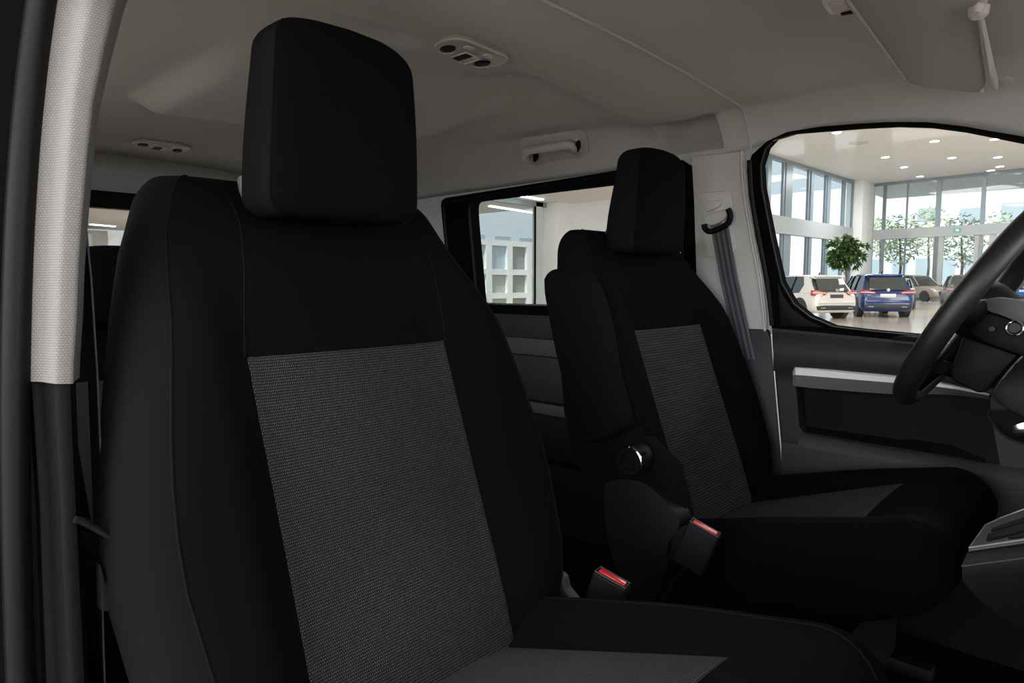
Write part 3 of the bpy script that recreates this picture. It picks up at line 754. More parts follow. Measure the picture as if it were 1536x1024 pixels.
obj('stalk', M().tube(smooth_line([at(1445, 565, 'y', .40), at(1425, 553, 'y', .39), at(1410, 550, 'y', .36)], 1), [.010, .011, .012, .013, .013, .012][:6] if False else .012, 12), BLK, sc_)
obj('column_tube', M().tube([W+EN*.03, W+EN*.30], .03, 16), BLK, sc_)
# ---- gear console
gc = thing('gear_console', 'black gear selector console with silver edged top at the lower right', 'console', at(1500, 900, 'y', .02))
tq = [at(1453, 824, 'y', -.075), at(1477, 790, 'y', .045), at(1500, 779, 'y', .06), at(1560, 757, 'y', .06), at(1650, 733, 'y', .05), at(1650, 800, 'y', -.075), at(1536, 812, 'y', -.075)]
body = []
def sh_(f, dz): 
    c = sum(tq, Vector())/len(tq); return [c+(p-c)*f+Vector((0, 0, dz)) for p in tq]
SX = lambda f, dz, dx: [p+Vector((dx, .3*dx, 0)) for p in sh_(f, dz)]
obj('body', M().loft([SX(.62, -.105, .06), SX(.80, -.088, .035), SX(.95, -.060, .012), sh_(1.06, -.035), sh_(1.09, -.022), sh_(1.09, -.014), sh_(1.03, -.004), sh_(1.0, -.002)]), DARK, gc)
obj('top_plate', M().loft([sh_(1.0, -.004), sh_(1.0, .001), sh_(.97, .002)]), GREYP, gc, label='grey selector plate')
lp = sh_(.985, .002); obj('plate_edge', M().tube(lp+[lp[0]], .0010, 6), GREYM, gc, label='silver plate edge')
lp = sh_(1.09, -.016); obj('lower_edge', M().tube(lp+[lp[0]], .0008, 6), GREYP, gc, label='grey lower edge line')
def tl(px, py): 
    n = (tq[3]-tq[0]).cross(tq[6]-tq[0]).normalized(); return onpl(px, py, tq[0]+Vector((0, 0, .003)), n), n
for nm, q, m in (('selector_gate', [(1479, 809), (1482, 800), (1545, 780), (1560, 776), (1560, 788), (1536, 795)], BLK), ('gate_slot', [(1486, 795), (1489, 791), (1536, 775), (1550, 770), (1550, 776), (1530, 784)], BLK), ('side_slot', [(1512, 806), (1517, 803), (1560, 795), (1560, 801)], BLK)):
    v = [tl(*p)[0] for p in q]; n = tl(*q[0])[1]
    if n.z < 0: n = -n
    obj(nm, M().prism(v, -n*.002), m, gc, smooth=False)
obj('console_post', M().box(.575, .64, -.05, .06, FLOORZ, .60, .02), BLK, gc)
# ---- sun visor
VZ = 1.283
sv = thing('sun_visor', 'grey fabric sun visor folded up over the driver side', 'sun visor', at(1370, 60, 'z', VZ))
vq = smooth_line([at(x, y, 'z', VZ) for x, y in [(1240, -50), (1270, 0), (1320, 68), (1356, 118)]], 1)+smooth_loop([], 0)+[at(x, y, 'z', VZ-.004) for x, y in [(1366, 126), (1382, 131), (1420, 136), (1462, 140), (1472, 138), (1478, 128)]]+[at(x, y, 'z', VZ) for x, y in [(1476, 100), (1470, 36), (1464, -50)]]
obj('panel', M().prism(vq, (0, 0, .016), .004, 3), VIS, sv)
obj('edge_bead', M().tube([at(x, y, 'z', VZ-.001) for x, y in [(1240, -50), (1270, 0), (1320, 68), (1357, 118)]], .003, 8), VIS, sv)
obj('support_rod', M().tube(smooth_line([at(x, y, 'z', VZ-.004) for x, y in [(1472, 24), (1480, 62), (1489, 108), (1493, 130)]], 1), [.003, .0032, .0036, .004, .005, .006], 10) if False else M().tube([at(x, y, 'z', VZ-.004) for x, y in [(1472, 24), (1480, 62), (1487, 100), (1491, 118), (1494, 131)]], [.0028, .0034, .0045, .006, .0045], 12), PLIGHT, sv, label='pale edge rod')
obj('pivot_arm', M().tube(smooth_line([at(x, y, 'z', z_) for x, y, z_ in [(1480, -40, 1.33), (1474, -5, 1.305), (1470, 8, 1.280), (1462, 20, 1.276)]], 2), .0075, 12), PLIGHT, sv, label='grey pivot arm')
obj('pivot_socket', M().lathe(at(1468, 18, 'z', VZ-.006), (0, 0, -1), [(.013, -.006), (.012, .004), (.008, .008), (.002, .009)], 20), PLIGHT, sv)
obj('pin', M().lathe(at(1473, 136, 'z', VZ-.006), (0, 0, -1), [(.004, -.004), (.004, .003), (.001, .005)], 12), PLIGHT, sv)
vc = obj('visor_clip', M().prism(smooth_loop([HL(x, y, .003) for x, y in [(1496, 121), (1498, 118), (1518, 119), (1521, 122), (1519, 127), (1499, 127)]], 1), (0, 0, .010), .002), PLIGHT)
tag(vc, 'small oval clip on the headliner beside the sun visor', 'clip')
# ---- console piece at the top edge
rl_ = thing('map_lamp', 'small grey overhead lamp unit at the top edge by the visor', 'lamp', at(1255, 8, 'z', 1.36))
obj('housing', M().prism(smooth_loop([at(x, y, 'z', 1.350) for x, y in [(1222, -30), (1228, 4), (1238, 20), (1246, 25), (1284, 20), (1262, -30)]], 1), (0, 0, .03), .005, 3), PLIGHT, rl_)
obj('lens', M().prism([at(x, y, 'z', 1.348) for x, y in [(1242, 9), (1246, 6), (1266, 5), (1271, 14), (1268, 17), (1250, 20)]], (0, 0, .004), .001), TRIMB, rl_, label='pale square lens')
obj('slot', M().prism([at(x, y, 'z', 1.347) for x, y in [(1261, 22), (1280, 19), (1281, 21), (1262, 24)]], (0, 0, .004)), BLK, rl_)
# ---- dome lamps
def dome(label, quad, zz, k):
    c = sum([HL(x, y) for x, y in quad], Vector())/4; zz = c.z-.002; pass
    T = thing('dome_lamp', label, 'lamp', c, 'ceiling dome lamps')
    q = [at(x, y, 'z', zz) for x, y in quad]
    def L(u, v, dz=0): 
        a = q[0].lerp(q[1], u); b = q[3].lerp(q[2], u); p = a.lerp(b, v); return Vector((p.x, p.y, p.z+dz))
    loop = smooth_loop([L(0, 0), L(.5, 0), L(1, 0), L(1, 1), L(.5, 1), L(0, 1)], 2)
    obj('housing', M().prism([p+Vector((0, 0, -.007)) for p in loop], (0, 0, .03), .004, 3), mat('lamp_grey', (.27, .27, .27), .4), T)
    lp = [p+Vector((0, 0, -.005)) for p in loop]
    obj('rim', M().tube(lp+[lp[0]], .0022, 8), TRIMB, T, label='pale rim')
    for u in (.17, .80):
        e = [L(u+.085*math.cos(t), .66+.22*math.sin(t), -.0095) for t in [2*PI*i/20 for i in range(20)]]
        obj('reading_lens', M().prism(e, (0, 0, .006), .001), BLK, T, label='dark oval lens')
        e = [L(u+.10*math.cos(t), .66+.26*math.sin(t), -.0095) for t in [PI*.0+PI*.6*i/10 for i in range(11)]]
        obj('lens_rim', M().tube(e, .0014, 6), TRIMB, T)
    for u in (.32, .66):
        obj('button', M().prism(smooth_loop([L(u-.07, .14, -.009), L(u+.07, .14, -.009), L(u+.07, .34, -.009), L(u-.07, .34, -.009)], 1), (0, 0, .004), .001), PLIGHT, T)
    sw_ = obj('switch', M().prism([L(.38, .46, -.010), L(.62, .46, -.010), L(.62, .94, -.010), L(.38, .94, -.010)], (0, 0, .006), .001), PLIGHT, T, label='rocker switch')
    obj('switch_shadow_gap', M().prism([L(.385, .48, -.0115), L(.50, .48, -.0115), L(.50, .92, -.0115), L(.385, .92, -.0115)], (0, 0, .004)), BLK, sw_, label='black switch well')
    e = [L(.52, .46, -.0115), L(.62, .46, -.0115), L(.62, .94, -.0115), L(.52, .94, -.0115)]
    obj('switch_rim', M().tube(e, .0016, 6), TRIMB, sw_)
dome('grey dome lamp on the headliner above the gap between the front seats', [(684, 49), (772, 86), (722, 100), (643, 66)], 1.362, 1)
dome('rear dome lamp, small and dark, on the headliner toward the tailgate', [(212, 207), (290, 219), (277, 228), (193, 213)], 1.362, 2)
# ================================================================== SHOWROOM
HC = 8.968; HS = 4.2
MF = mat('showroom_floor', (.47, .41, .35), .14, spec=.35, var=.05, bscale=.6)
MC = mat('showroom_ceiling', (.82, .80, .77), .9)
MW = mat('white_wall', (.84, .83, .81), .8)
MULL = mat('grey_aluminium', (.24, .29, .33), .4, metal=.2)
MULL2 = mat('dark_aluminium', (.22, .25, .28), .4, metal=.2)
BAND = mat('grey_spandrel', (.40, .42, .43), .5)
GLW = glass_mat('facade_glass', (.90, .93, .94), .02)
LED = emit_mat('lamp_diffuser', (1, .97, .92), 6)
struct('floor_showroom', M().box(-60, 30, -22, 61, GROUND-.2, GROUND), MF, 'polished tan showroom floor', 'floor')
ce = M().holed([Vector((-17.3, -14, HC)), Vector((22, -14, HC)), Vector((22, 71, HC)), Vector((-17.3, 71, HC))], [], (0, 0, .4))  # stretch past W2 is added, standing in for the ceiling's reflection in the glass
struct('ceiling_showroom', ce, MC, 'white showroom ceiling', 'ceiling', smooth=False)
# W1 : x ~ -16.3, along y ; W2 : y ~ 59, along x
A1 = at(1280, 271, 'z', HC); B1 = at(1145, 229, 'z', HC); A2 = at(1310, 276, 'z', HC); B2 = at(1536, 252, 'z', HC)
w1 = (B1-A1).normalized(); n1 = Vector((w1.y, -w1.x, 0)); w2 = (B2-A2).normalized(); n2 = Vector((-w2.y, w2.x, 0))
if n1.x > 0: n1 = -n1
if n2.y < 0: n2 = -n2
def on1(px): p = onpl(px, 300, A1, n1); return (p-A1).dot(w1)
def on2(px): p = onpl(px, 300, A2, n2); return (p-A2).dot(w2)
def wallbox(mb, A, w, n, s0, s1, z0, z1, d0, d1, bev=0):
    c = A+w*((s0+s1)/2)+n*((d0+d1)/2); c.z = (z0+z1)/2
    return mb.obox(c, w, n, (0, 0, 1), abs(s1-s0)/2, abs(d1-d0)/2, abs(z1-z0)/2, bev)
L1 = 22; L2 = 20
def facade(name, label, A, w, n, L, muls, zb0, zb1):
    T = sthing(name, label, 'window', A-Vector((0, 0, A.z-GROUND)))
    wallbox(b_ := M(), A, w, n, 0, L, zb0, zb1, -.15, .2); obj('spandrel', b_, BAND, T)
    b_ = M(); wallbox(b_, A, w, n, 0, L, HC-.22, HC, -.1, .15); wallbox(b_, A, w, n, 0, L, GROUND, GROUND+.2, -.1, .15); obj('rail', b_, MULL, T)
    for s, hw, z0, z1, m in muls:
        b_ = M(); wallbox(b_, A, w, n, s-hw, s+hw, z0, z1, -.06, .10); obj('mullion', b_, m, T, smooth=False)
    b_ = M(); wallbox(b_, A, w, n, 0, L, zb1, HC-.2, 0, .02); obj('upper_pane', b_, GLW, T, smooth=False)
    b_ = M(); wallbox(b_, A, w, n, 0, L, GROUND+.2, zb0, 0, .02); obj('lower_pane', b_, GLW, T, smooth=False)
    return T
m1 = []
for a, b in ((1149.5, 1155), (1177, 1187), (1215, 1219), (1240, 1244.5), (1263.5, 1267), (1278.5, 1281), (1120, 1128), (1090, 1098)):
    sa, sb = on1(a), on1(b); m1.append(((sa+sb)/2, abs(sa-sb)/2, GROUND, HC, MULL))
for a, b in ((1173, 1175), (1211, 1212.5), (1237, 1238)):
    sa, sb = on1(a), on1(b); m1.append(((sa+sb)/2, abs(sa-sb)/2, GROUND, HC, MULL2))
facade('window_4', 'tall grey framed glass wall left of the corner pillar', A1, w1, n1, 24, m1, 4.15, 5.28)
m2 = []
for px, hw, top in ((1327, .11, HC), (1361, .05, HC), (1408, .16, HC), (1475, .13, HC), (1540, .13, HC)): m2.append((on2(px), hw, GROUND, top, MULL2 if hw < .12 else MULL))
for px, hw in ((1412, .32), (1471, .22), (1493, .22)): m2.append((on2(px), hw, GROUND, 4.5, BAND))
facade('window_5', 'high clear glass front behind the row of cars', A2, w2, n2, 24, m2, 4.46, 5.22)
cp = M().box(-16.6, -15.35, 56.6, 59.9, GROUND, HC, .02); struct('wall_corner', cp, MW, 'white corner pillar of the showroom', 'pillar')
# sign on the spandrel
sg = thing('exit_sign', 'small green sign on the grey band of the glass front', 'sign', A2+w2*on2(1440)-n2*.2+Vector((0, 0, 4.85-HC)))
wallbox(b_ := M(), A2, w2, n2, on2(1440)-.22, on2(1440)+.22, 4.72, 5.02, -.22, -.16); obj('panel', b_, mat('sign_green', (.12, .45, .36), .5), sg)
wallbox(b_ := M(), A2, w2, n2, on2(1440)-.10, on2(1440)+.10, 4.79, 4.95, -.225, -.215); obj('pictogram', b_, mat('sign_white', (.7, .8, .76), .5), sg)
# outdoors beyond W2
ground_o = M().box(-120, 80, 61, 220, GROUND-.25, GROUND-.05); struct('floor_outside', ground_o, mat('paving', (.42, .42, .40), .9), 'pale paving outside the glass front', 'ground')
ground_l = M().box(-160, -60, -60, 220, GROUND-.25, GROUND-.05)
struct('floor_outside_west', ground_l, MATS['paving'], 'pale paving beyond the left glass wall', 'ground')
BW = mat('white_render', (.85, .86, .86), .85); BG = mat('blue_window_glass', (.50, .58, .62), .3, spec=.4)
def far_building(label, x0, x1, y0, y1, H, face, cols, rows, step):
    T = thing('office_building', label, 'building', ((x0+x1)/2, (y0+y1)/2, GROUND))
    obj('wall', M().box(x0, x1, y0, y1, GROUND, H), BW, T)
    for z0, z1 in rows:
        for c0 in cols:
            if face == 'y': obj('window', M().box(c0, c0+step*.62, y0-.06, y0+.1, z0, z1), BG, T, smooth=False)
            else: obj('window', M().box(x1-.1, x1+.06, c0, c0+step*.62, z0, z1), BG, T, smooth=False)
    return T
far_building('white office block across the street behind the glass front', -40, 20, 95, 110, 13.5, 'y', [-30+2.6*i for i in range(13)], [(0.2, 4.0)], 2.6)
T2 = far_building('white office block seen low through the left glass wall', -95, -70, 40, 170, 11, 'x', [60+5.5*i for i in range(18)], [(0.3, 3.6), (5.6, 8.0)], 5.5)
for i, (px0, px1, y0, y1) in enumerate([(1377, 1405, 313, 330), (1440, 1478, 313, 330), (1503, 1536, 305, 330)]):
    a = at(px0, y0, 'y', 94.9); b = at(px1, y1, 'y', 94.9)
    o = obj('window', M().box(a.x, b.x, 94.9, 95.1, b.z, a.z), BG, bpy.data.objects['office_building'], smooth=False)
LEAF = mat('tree_leaf', (.50, .55, .30), .7, var=.25, bscale=3); LEAF2 = mat('plant_leaf', (.045, .10, .018), .5, var=.4, bscale=6); BARK = mat('bark', (.16, .12, .09), .9)
def leaves(c, rx, rz, n, size, rnd):
    m = M()
    for _ in range(n):
        while True:
            p = Vector((rnd.uniform(-1, 1), rnd.uniform(-1, 1), rnd.uniform(-1, 1)))
            if .25 < p.length < 1: break
        p = Vector((p.x*rx, p.y*rx, p.z*rz))+Vector(c)
        d = Vector((rnd.uniform(-1, 1), rnd.uniform(-1, 1), rnd.uniform(-.9, .5))).normalized(); e = d.cross(Vector((rnd.uniform(-1, 1), rnd.uniform(-1, 1), rnd.uniform(-1, 1)))).normalized()
        s = size*rnd.uniform(.6, 1.3)
        v = [m.bm.verts.new(p+q) for q in (-d*s, e*s*.28, d*s, -e*s*.28)]
        m.face(v)
    return m
rnd = random.Random(3)
for i, (px, dist, r, top) in enumerate([(1348, 70, 1.7, 324), (1390, 77, 2.2, 314), (1440, 70, 1.7, 324), (1496, 77, 2.1, 320), (1555, 70, 2.0, 316), (1318, 84, 1.9, 326)]):
    b = at(px, 425, 'y', dist); zt = at(px, top, 'y', dist).z
    lab = ['slim street tree just right of the corner pillar', 'broad street tree left of the thick mullion', 'street tree right of the thick mullion', 'street tree beyond the sliding entrance', 'street tree at the far right behind the wheel', 'street tree half hidden by the corner pillar'][i]
    T = thing('street_tree', lab, 'tree', (b.x, dist, GROUND), 'street trees outside the glass front')
    obj('trunk', M().tube([(b.x, dist, GROUND), (b.x+.1, dist, 2.5), (b.x-.1, dist, zt-2)], [.14, .11, .06], 8), BARK, T)
    obj('foliage', leaves((b.x, dist, zt-2.2), r, 2.5, 520, .26, rnd), LEAF, T, smooth=False, recalc=False)
for i, (px, X) in enumerate([(1165, -48), (1200, -50), (1228, -52), (1272, -50)]):
    b = at(px, 425, 'x', X); lab = 'pale tree outside the left glass wall, %s' % ['nearest the door pillar', 'behind the second pane', 'behind the third pane', 'nearest the corner'][i]
    T = thing('street_tree', lab, 'tree', (X, b.y, GROUND), 'trees outside the left glass wall')
    obj('trunk', M().tube([(X, b.y, GROUND), (X, b.y, 3)], .14, 8), BARK, T)
    obj('foliage', leaves((X, b.y, 4.0), 2.6, 2.6, 380, .4, rnd), LEAF, T, smooth=False, recalc=False)
# potted plant
pp = at(1268, 425, 'y', 38.0)
T = thing('potted_tree', 'bushy green potted tree beside the corner pillar', 'plant', (pp.x, 38.0, GROUND))
obj('pot', M().lathe((pp.x, 38.0, GROUND), (0, 0, 1), [(.32, 0), (.42, .7), (.45, .72), (.40, .72), (.38, .62)], 24), MW, T)
obj('trunk', M().tube([(pp.x, 38.0, GROUND+.6), (pp.x+.05, 38, 1.2), (pp.x, 38.0, 2.4)], [.07, .06, .04], 8), BARK, T)
br = M()
for i in range(9):
    a = rnd.uniform(0, 2*PI); br.tube([(pp.x, 38, 1.3+.1*i), (pp.x+.7*math.cos(a), 38+.7*math.sin(a), 1.9+.15*i)], .02, 5)
obj('branch', br, BARK, T)
pm_ = M()
for _ in range(120):
    a = rnd.uniform(0, 2*PI); el = rnd.uniform(-.75, 1.3); rr_ = rnd.uniform(.25, 1.0)
    c = Vector((pp.x+1.0*rr_*math.cos(a)*math.cos(el), 38+1.0*rr_*math.sin(a)*math.cos(el), 2.42+1.0*rr_*math.sin(el)))
    for k in range(20):
        d = (Vector((math.cos(a)*math.cos(el), math.sin(a)*math.cos(el), math.sin(el)*.6-.15))+Vector((rnd.uniform(-1, 1), rnd.uniform(-1, 1), rnd.uniform(-1, .7)))*.9).normalized()
        e = d.cross(Vector((rnd.uniform(-1, 1), rnd.uniform(-1, 1), rnd.uniform(-1, 1)))).normalized(); L_ = rnd.uniform(.2, .42)
        v = [pm_.bm.verts.new(q) for q in (c, c+d*L_*.5+e*.048, c+d*L_+Vector((0, 0, -.05)), c+d*L_*.5-e*.048)]
        pm_.face(v)
obj('foliage', pm_, LEAF2, T, smooth=False, recalc=False)
# downlights
for px, py in ((1255, 198), (1402, 211), (1328, 235), (1428, 236), (1356, 250), (1380, 264), (1486, 255), (1492, 208), (1497, 235), (1500, 249)):
    p = at(px, py, 'z', HC)
    T = thing('downlight', 'small round white downlight in the high showroom ceiling', 'ceiling light', p, 'showroom ceiling downlights')
    obj('bezel', M().lathe(p, (0, 0, -1), [(.30, -.02), (.30, .03), (.24, .04)], 20), MW, T)
    obj('diffuser', M().lathe(p, (0, 0, -1), [(.23, .02), (.23, .045)], 20), LED, T)
p = at(1288, 214, 'z', HC)
tag(obj('ceiling_speaker', M().lathe(p, (0, 0, -1), [(.5, -.02), (.5, .03), (.42, .05), (.1, .05)], 24), mat('vent_grey', (.6, .59, .57), .7)), 'flat round grille in the showroom ceiling', 'speaker')
# lower zone seen through the side and tailgate windows
sofit = M().box(-46, -11.2, -10, 21.5, HS, HS+.5); struct('ceiling_soffit', sofit, MC, 'lower ceiling over the back of the showroom', 'ceiling')
yc = 20.4; XW = -17.4
struct('wall_white', M().box(XW, -10.9, 21.2, 21.5, GROUND, HC), MW, 'plain white partition wall', 'wall')
struct('wall_post', M().box(XW-.15, XW+.75, 20.4, 21.4, GROUND, HS, .02), MW, 'white square column at the end of the glass partition', 'pillar')
gp = sthing('window_6', 'glass partition with pale frames seen through the sliding door window', 'window', (XW, 16, GROUND))
for y, hw in ((19.95, .22), (14.6, .18), (9.5, .15)): obj('mullion', M().box(XW-.1, XW+.1, y-hw, y+hw, GROUND, HS), mat('pale_aluminium', (.56, .60, .60), .45), gp, smooth=False)
obj('dark_joint', M().box(XW+.1, XW+.13, 19.60, 19.70, GROUND, HS-.2), BLK, gp)
obj('head_rail', M().box(XW-.1, XW+.1, 5, 20.4, HS-.18, HS), MULL, gp)
obj('pane', M().box(XW-.01, XW+.01, 5, 20, GROUND, HS-.15), GLW, gp, smooth=False)
# what stands behind the partition: white framed shelving wall with pale blue panels
bkx = -26
struct('wall_far', M().box(-47, -46.6, -12, 30, GROUND, HS+.2), MW, 'white wall at the very back', 'wall')
shf = thing('display_grid', 'white framed display wall behind the glass partition', 'display', (bkx, 22, GROUND))
fr_ = M()
for y in [17.5, 19.2, 21.0, 22.6, 23.9, 25.6, 27.3, 29.0, 30.7, 32.4]: fr_.box(bkx-.15, bkx+.15, y-.22, y+.22, GROUND, 3.3)
for z in (.2, 1.55, 3.2): fr_.box(bkx-.14, bkx+.14, 16.5, 33, z-.16, z+.16)
obj('frame', fr_, MW, shf, smooth=False)
pm = [mat('panel_blue', (.45, .55, .60), .4), mat('panel_grey', (.30, .30, .28), .6), mat('panel_green', (.45, .50, .44), .6)]
ys = [17.5, 19.2, 21.0, 22.6, 23.9, 25.6, 27.3, 29.0, 30.7, 32.4]
for i in range(9):
    for j, (z0, z1) in enumerate(((GROUND, .1), (.3, 1.45), (1.7, 3.1))):
        obj('back_panel', M().box(bkx-.12, bkx-.05, ys[i]+.2, ys[i+1]-.2, z0, z1), pm[1 if i in (3, 6, 8) else (0 if j == 2 else 2)], shf, smooth=False)
for i, (a, b) in enumerate((((775, 293), (813, 299.5)), ((735, 309), (800, 319)), ((852, 340), (905, 345)))):
    p, q = at(*a, 'z', HS-.02), at(*b, 'z', HS-.02)
    if i == 2: continue
    d_ = (q-p).normalized(); c_ = (p+q)/2; c_.z = HS-.022
    T = tag(obj('linear_downlight', M().obox(c_, d_, d_.cross(Vector((0, 0, 1))), (0, 0, 1), (q-p).length/2, .08, .02), LED, smooth=False), ['slim linear light in the low ceiling in front of the glass partition', 'slim linear light added behind the glass partition for a reflection in the glass'][i], 'ceiling light', 'linear lights')  # second one is added where the partition glass only reflects the first
p, q = at(136, 336.5, 'z', HS-.02), at(172, 339.5, 'z', HS-.02)
d_ = (q-p).normalized(); c_ = (p+q)/2; c_.z = HS-.022
tag(obj('linear_downlight', M().obox(c_, d_, d_.cross(Vector((0, 0, 1))), (0, 0, 1), (q-p).length/2, .10, .02), LED, smooth=False), 'slim linear light seen through the tailgate window', 'ceiling light', 'linear lights')
cb = at(140, 350, 'x', -44)
cbt = thing('metal_cabinet', 'grey cabinet seen through the tailgate window', 'cabinet', (-44, cb.y, GROUND))
obj('body', M().box(-45, -44, cb.y-2.2, cb.y+.75, GROUND, at(140, 345, 'x', -44).z, .02), mat('cabinet_grey', (.42, .42, .40), .5), cbt)
obj('door', M().box(-44, -43.9, cb.y-1.0, cb.y-.1, GROUND+.3, at(140, 348, 'x', -44).z-.1, .02), mat('cabinet_door', (.55, .56, .55), .4), cbt)
# ================================================================== CARS
TYRE = mat('tyre', (.012, .012, .012), .7); RIMM = mat('alloy', (.55, .55, .57), .3, metal=.8); CGL = mat('car_glass', (.045, .055, .055), .06, spec=.8)
TAIL = mat('tail_lamp', (.45, .02, .03), .15, spec=.7); TAILC = mat('lamp_clear', (.75, .72, .72), .15); LOWB = mat('bumper_plastic', (.030, .028, .027), .5)
def car(label, paint, loc, heading, L=4.6, Wd=1.84, H=1.58, plate='white', front=False, clear=.20):
    """local: x forward; root at the rear axle centre line on the ground, rear face at x = 0"""
    T = thing('car', label, 'car', (0, 0, 0), 'cars on the showroom floor')
    hw = Wd/2
    belt = H*.60
    # lower body: rings along the length; each ring a rounded section
    prof = [  # x, z bottom, z top(belt), half width
        (.00, .42, .80, .80), (.02, .30, .93, .90), (.07, .24, belt-.02, .955), (.25, .22, belt+.03, .985), (.7, .21, belt+.03, 1.0), (1.6, .20, belt+.01, 1.0), (2.6, .20, belt-.02, 1.0), (L-1.25, .20, belt-.06, .99), (L-.6, .22, belt-.14, .96), (L-.18, .26, belt-.26, .86), (L-.03, .34, .66, .74), (L, .42, .58, .66)]
    def ring(x, zb, zt, k):
        w = hw*k; h = zt-zb; R = []
        for (u, v) in ((0, 0), (.80, 0), (.93, .06), (.985, .22), (1.0, .45), (.985, .66), (.955, .80), (.91, .93), (.84, 1.0), (.5, 1.02), (0, 1.03)):
            R.append((u*w, zb+v*h))
        return [Vector((x, y, z)) for y, z in R]+[Vector((x, -y, z)) for y, z in reversed(R[1:-1])]
    bd_ = obj('body', M().loft([ring(*p) for p in prof]), paint, T, ang=50)
    # greenhouse
    gt = H-.04
    def gr_(x, k, zt, kt, z0=belt-.03):
        w = hw*k; wt = hw*kt
        R = [(w, z0), (lerp(w, wt, .5)+.015, lerp(z0, zt, .5)), (wt, zt)]
        return [Vector((x, y, z)) for y, z in R]+[Vector((x, -y, z)) for y, z in reversed(R)]
    rb_, rt_ = .18, .62
    g = [gr_(.20, .78, belt+.01, .77), gr_(.42, .86, lerp(belt, gt, .55), .72), gr_(.66, .88, gt-.03, .70), gr_(1.2, .90, gt, .71), (gr_(2.0, .91, gt, .71)), gr_(2.55, .91, gt-.05, .69), gr_(3.0, .89, lerp(belt, gt, .55), .74), gr_(3.45, .86, belt-.01, .84)]
    obj('greenhouse', M().loft(g), CGL, T, label='dark glazing', ang=50)
    # roof panel + pillars + tailgate frame in paint
    rf = M()
    rr_ = []
    for (x, kt, z) in ((.46, .66, gt-.05), (.60, .73, gt+.02), (.9, .735, gt+.035), (1.4, .74, gt+.04), (2.0, .73, gt+.03), (2.55, .70, gt-.02), (2.62, .69, gt-.05)):
        w = hw*kt; rr_.append([Vector((x, w, z-.05)), Vector((x, w*.93, z-.005)), Vector((x, w*.5, z+.012)), Vector((x, 0, z+.016)), Vector((x, -w*.5, z+.012)), Vector((x, -w*.93, z-.005)), Vector((x, -w, z-.05))])
    rf.loft(rr_)
    obj('roof', rf, paint, T, ang=60)
    pl_ = M()
    for sgn in (1, -1):
        def q(x, z, k): return Vector((x, sgn*hw*k, z))
        def gx(x, t):  # on side of greenhouse
            return q(x, lerp(belt-.02, gt-.02, t), lerp(.905, .715, t)+.012)
        # D pillar: broad, C pillar thin, A pillar
        pl_.loft([[gx(.20, 0)+Vector((-.02, 0, 0)), gx(.95, 0), q(.95, belt-.02, .80), q(.2, belt-.02, .7)], [gx(.45, .5)+Vector((-.02, 0, 0)), gx(.80, .5), q(.8, lerp(belt, gt, .5), .75), q(.45, lerp(belt, gt, .5), .64)], [gx(.62, 1), gx(.95, 1), q(.95, gt-.02, .66), q(.66, gt-.02, .60)]])
        for x0, x1 in ((1.62, 1.62), (2.55, 2.42)):
            pass
        pl_.tube([gx(3.4, 0), gx(2.62, .97)], .04, 6)
    obj('pillar', pl_, paint, T, ang=60)
    bl = M()
    for sgn in (1, -1):
        for xa, xb in ((1.45, 1.35), (2.30, 2.2)):
            bl.tube([Vector((xa, sgn*hw*.915, belt-.02)), Vector((xb, sgn*hw*.725, gt-.03))], .035, 6)
    obj('door_post', bl, BLK, T)
    if not front:
        obj('spoiler', M().box(.38, .66, -hw*.66, hw*.66, gt-.035, gt+.012, .015), paint, T)
    # wheels
    for x in (.82, L-.92):
        for sgn in (1, -1):
            c = Vector((x, sgn*(hw-.11), .345))
            w_ = obj('wheel', M().lathe(c, (0, sgn, 0), [(.20, -.11), (.33, -.11), (.345, -.08), (.345, .07), (.33, .105), (.235, .108), (.225, .07), (.02, .06)], 28), TYRE, T)
            sp = M(); 
            for k in range(5):
                a = 2*PI*k/5; d = Vector((math.cos(a), 0, math.sin(a))); e = Vector((-math.sin(a), 0, math.cos(a)))
                sp.obox(c+d*.125+Vector((0, sgn*.085, 0)), d, (0, 1, 0), e, .105, .015, .028, .006)
            sp.torus(c+Vector((0, sgn*.09, 0)), (1, 0, 0), (0, 0, 1), .225, .014, 28, 6)
            obj('alloy_rim', sp, RIMM, w_)
            b_ = M().lathe(Vector((x, sgn*(hw-.13), .37)), (0, sgn, 0), [(.41, -.1), (.41, .125), (.36, .13)], 28)
            obj('wheel_arch', b_, LOWB, T)
    # rear end furniture (x = 0 side)
    rx = .012
    obj('lower_bumper', M().prism([Vector((-.03, y, z)) for y, z in ((-hw*.84, .33), (hw*.84, .33), (hw*.90, .47), (hw*.6, .50), (-hw*.6, .50), (-hw*.90, .47))], (.25, 0, 0), .02), LOWB, T, label='dark lower bumper')
    if not front:
        for sgn in (1, -1):
            obj('tail_lamp', M().prism([Vector((-.005, sgn*hw*.42, .96)), Vector((-.005, sgn*hw*.74, 1.03)), Vector((.10, sgn*hw*.985, 1.05)), Vector((.10, sgn*hw*.985, .86)), Vector((-.005, sgn*hw*.72, .82)), Vector((-.005, sgn*hw*.5, .88))], (.14, 0, 0), .01), TAIL, T, label='red tail lamp')
            obj('lamp_stripe', M().prism([Vector((-.012, sgn*hw*.50, .955)), Vector((-.012, sgn*hw*.74, .975)), Vector((.09, sgn*hw*.99, .975)), Vector((.09, sgn*hw*.99, .945)), Vector((-.012, sgn*hw*.72, .925)), Vector((-.012, sgn*hw*.5, .93))], (.05, 0, 0)), TAILC, T, label='clear lamp stripe')
            obj('exhaust', M().box(-.045, .1, sgn*hw*.62-.10, sgn*hw*.62+.10, .385, .43, .015), GREYM, T, label='bright exhaust trim')
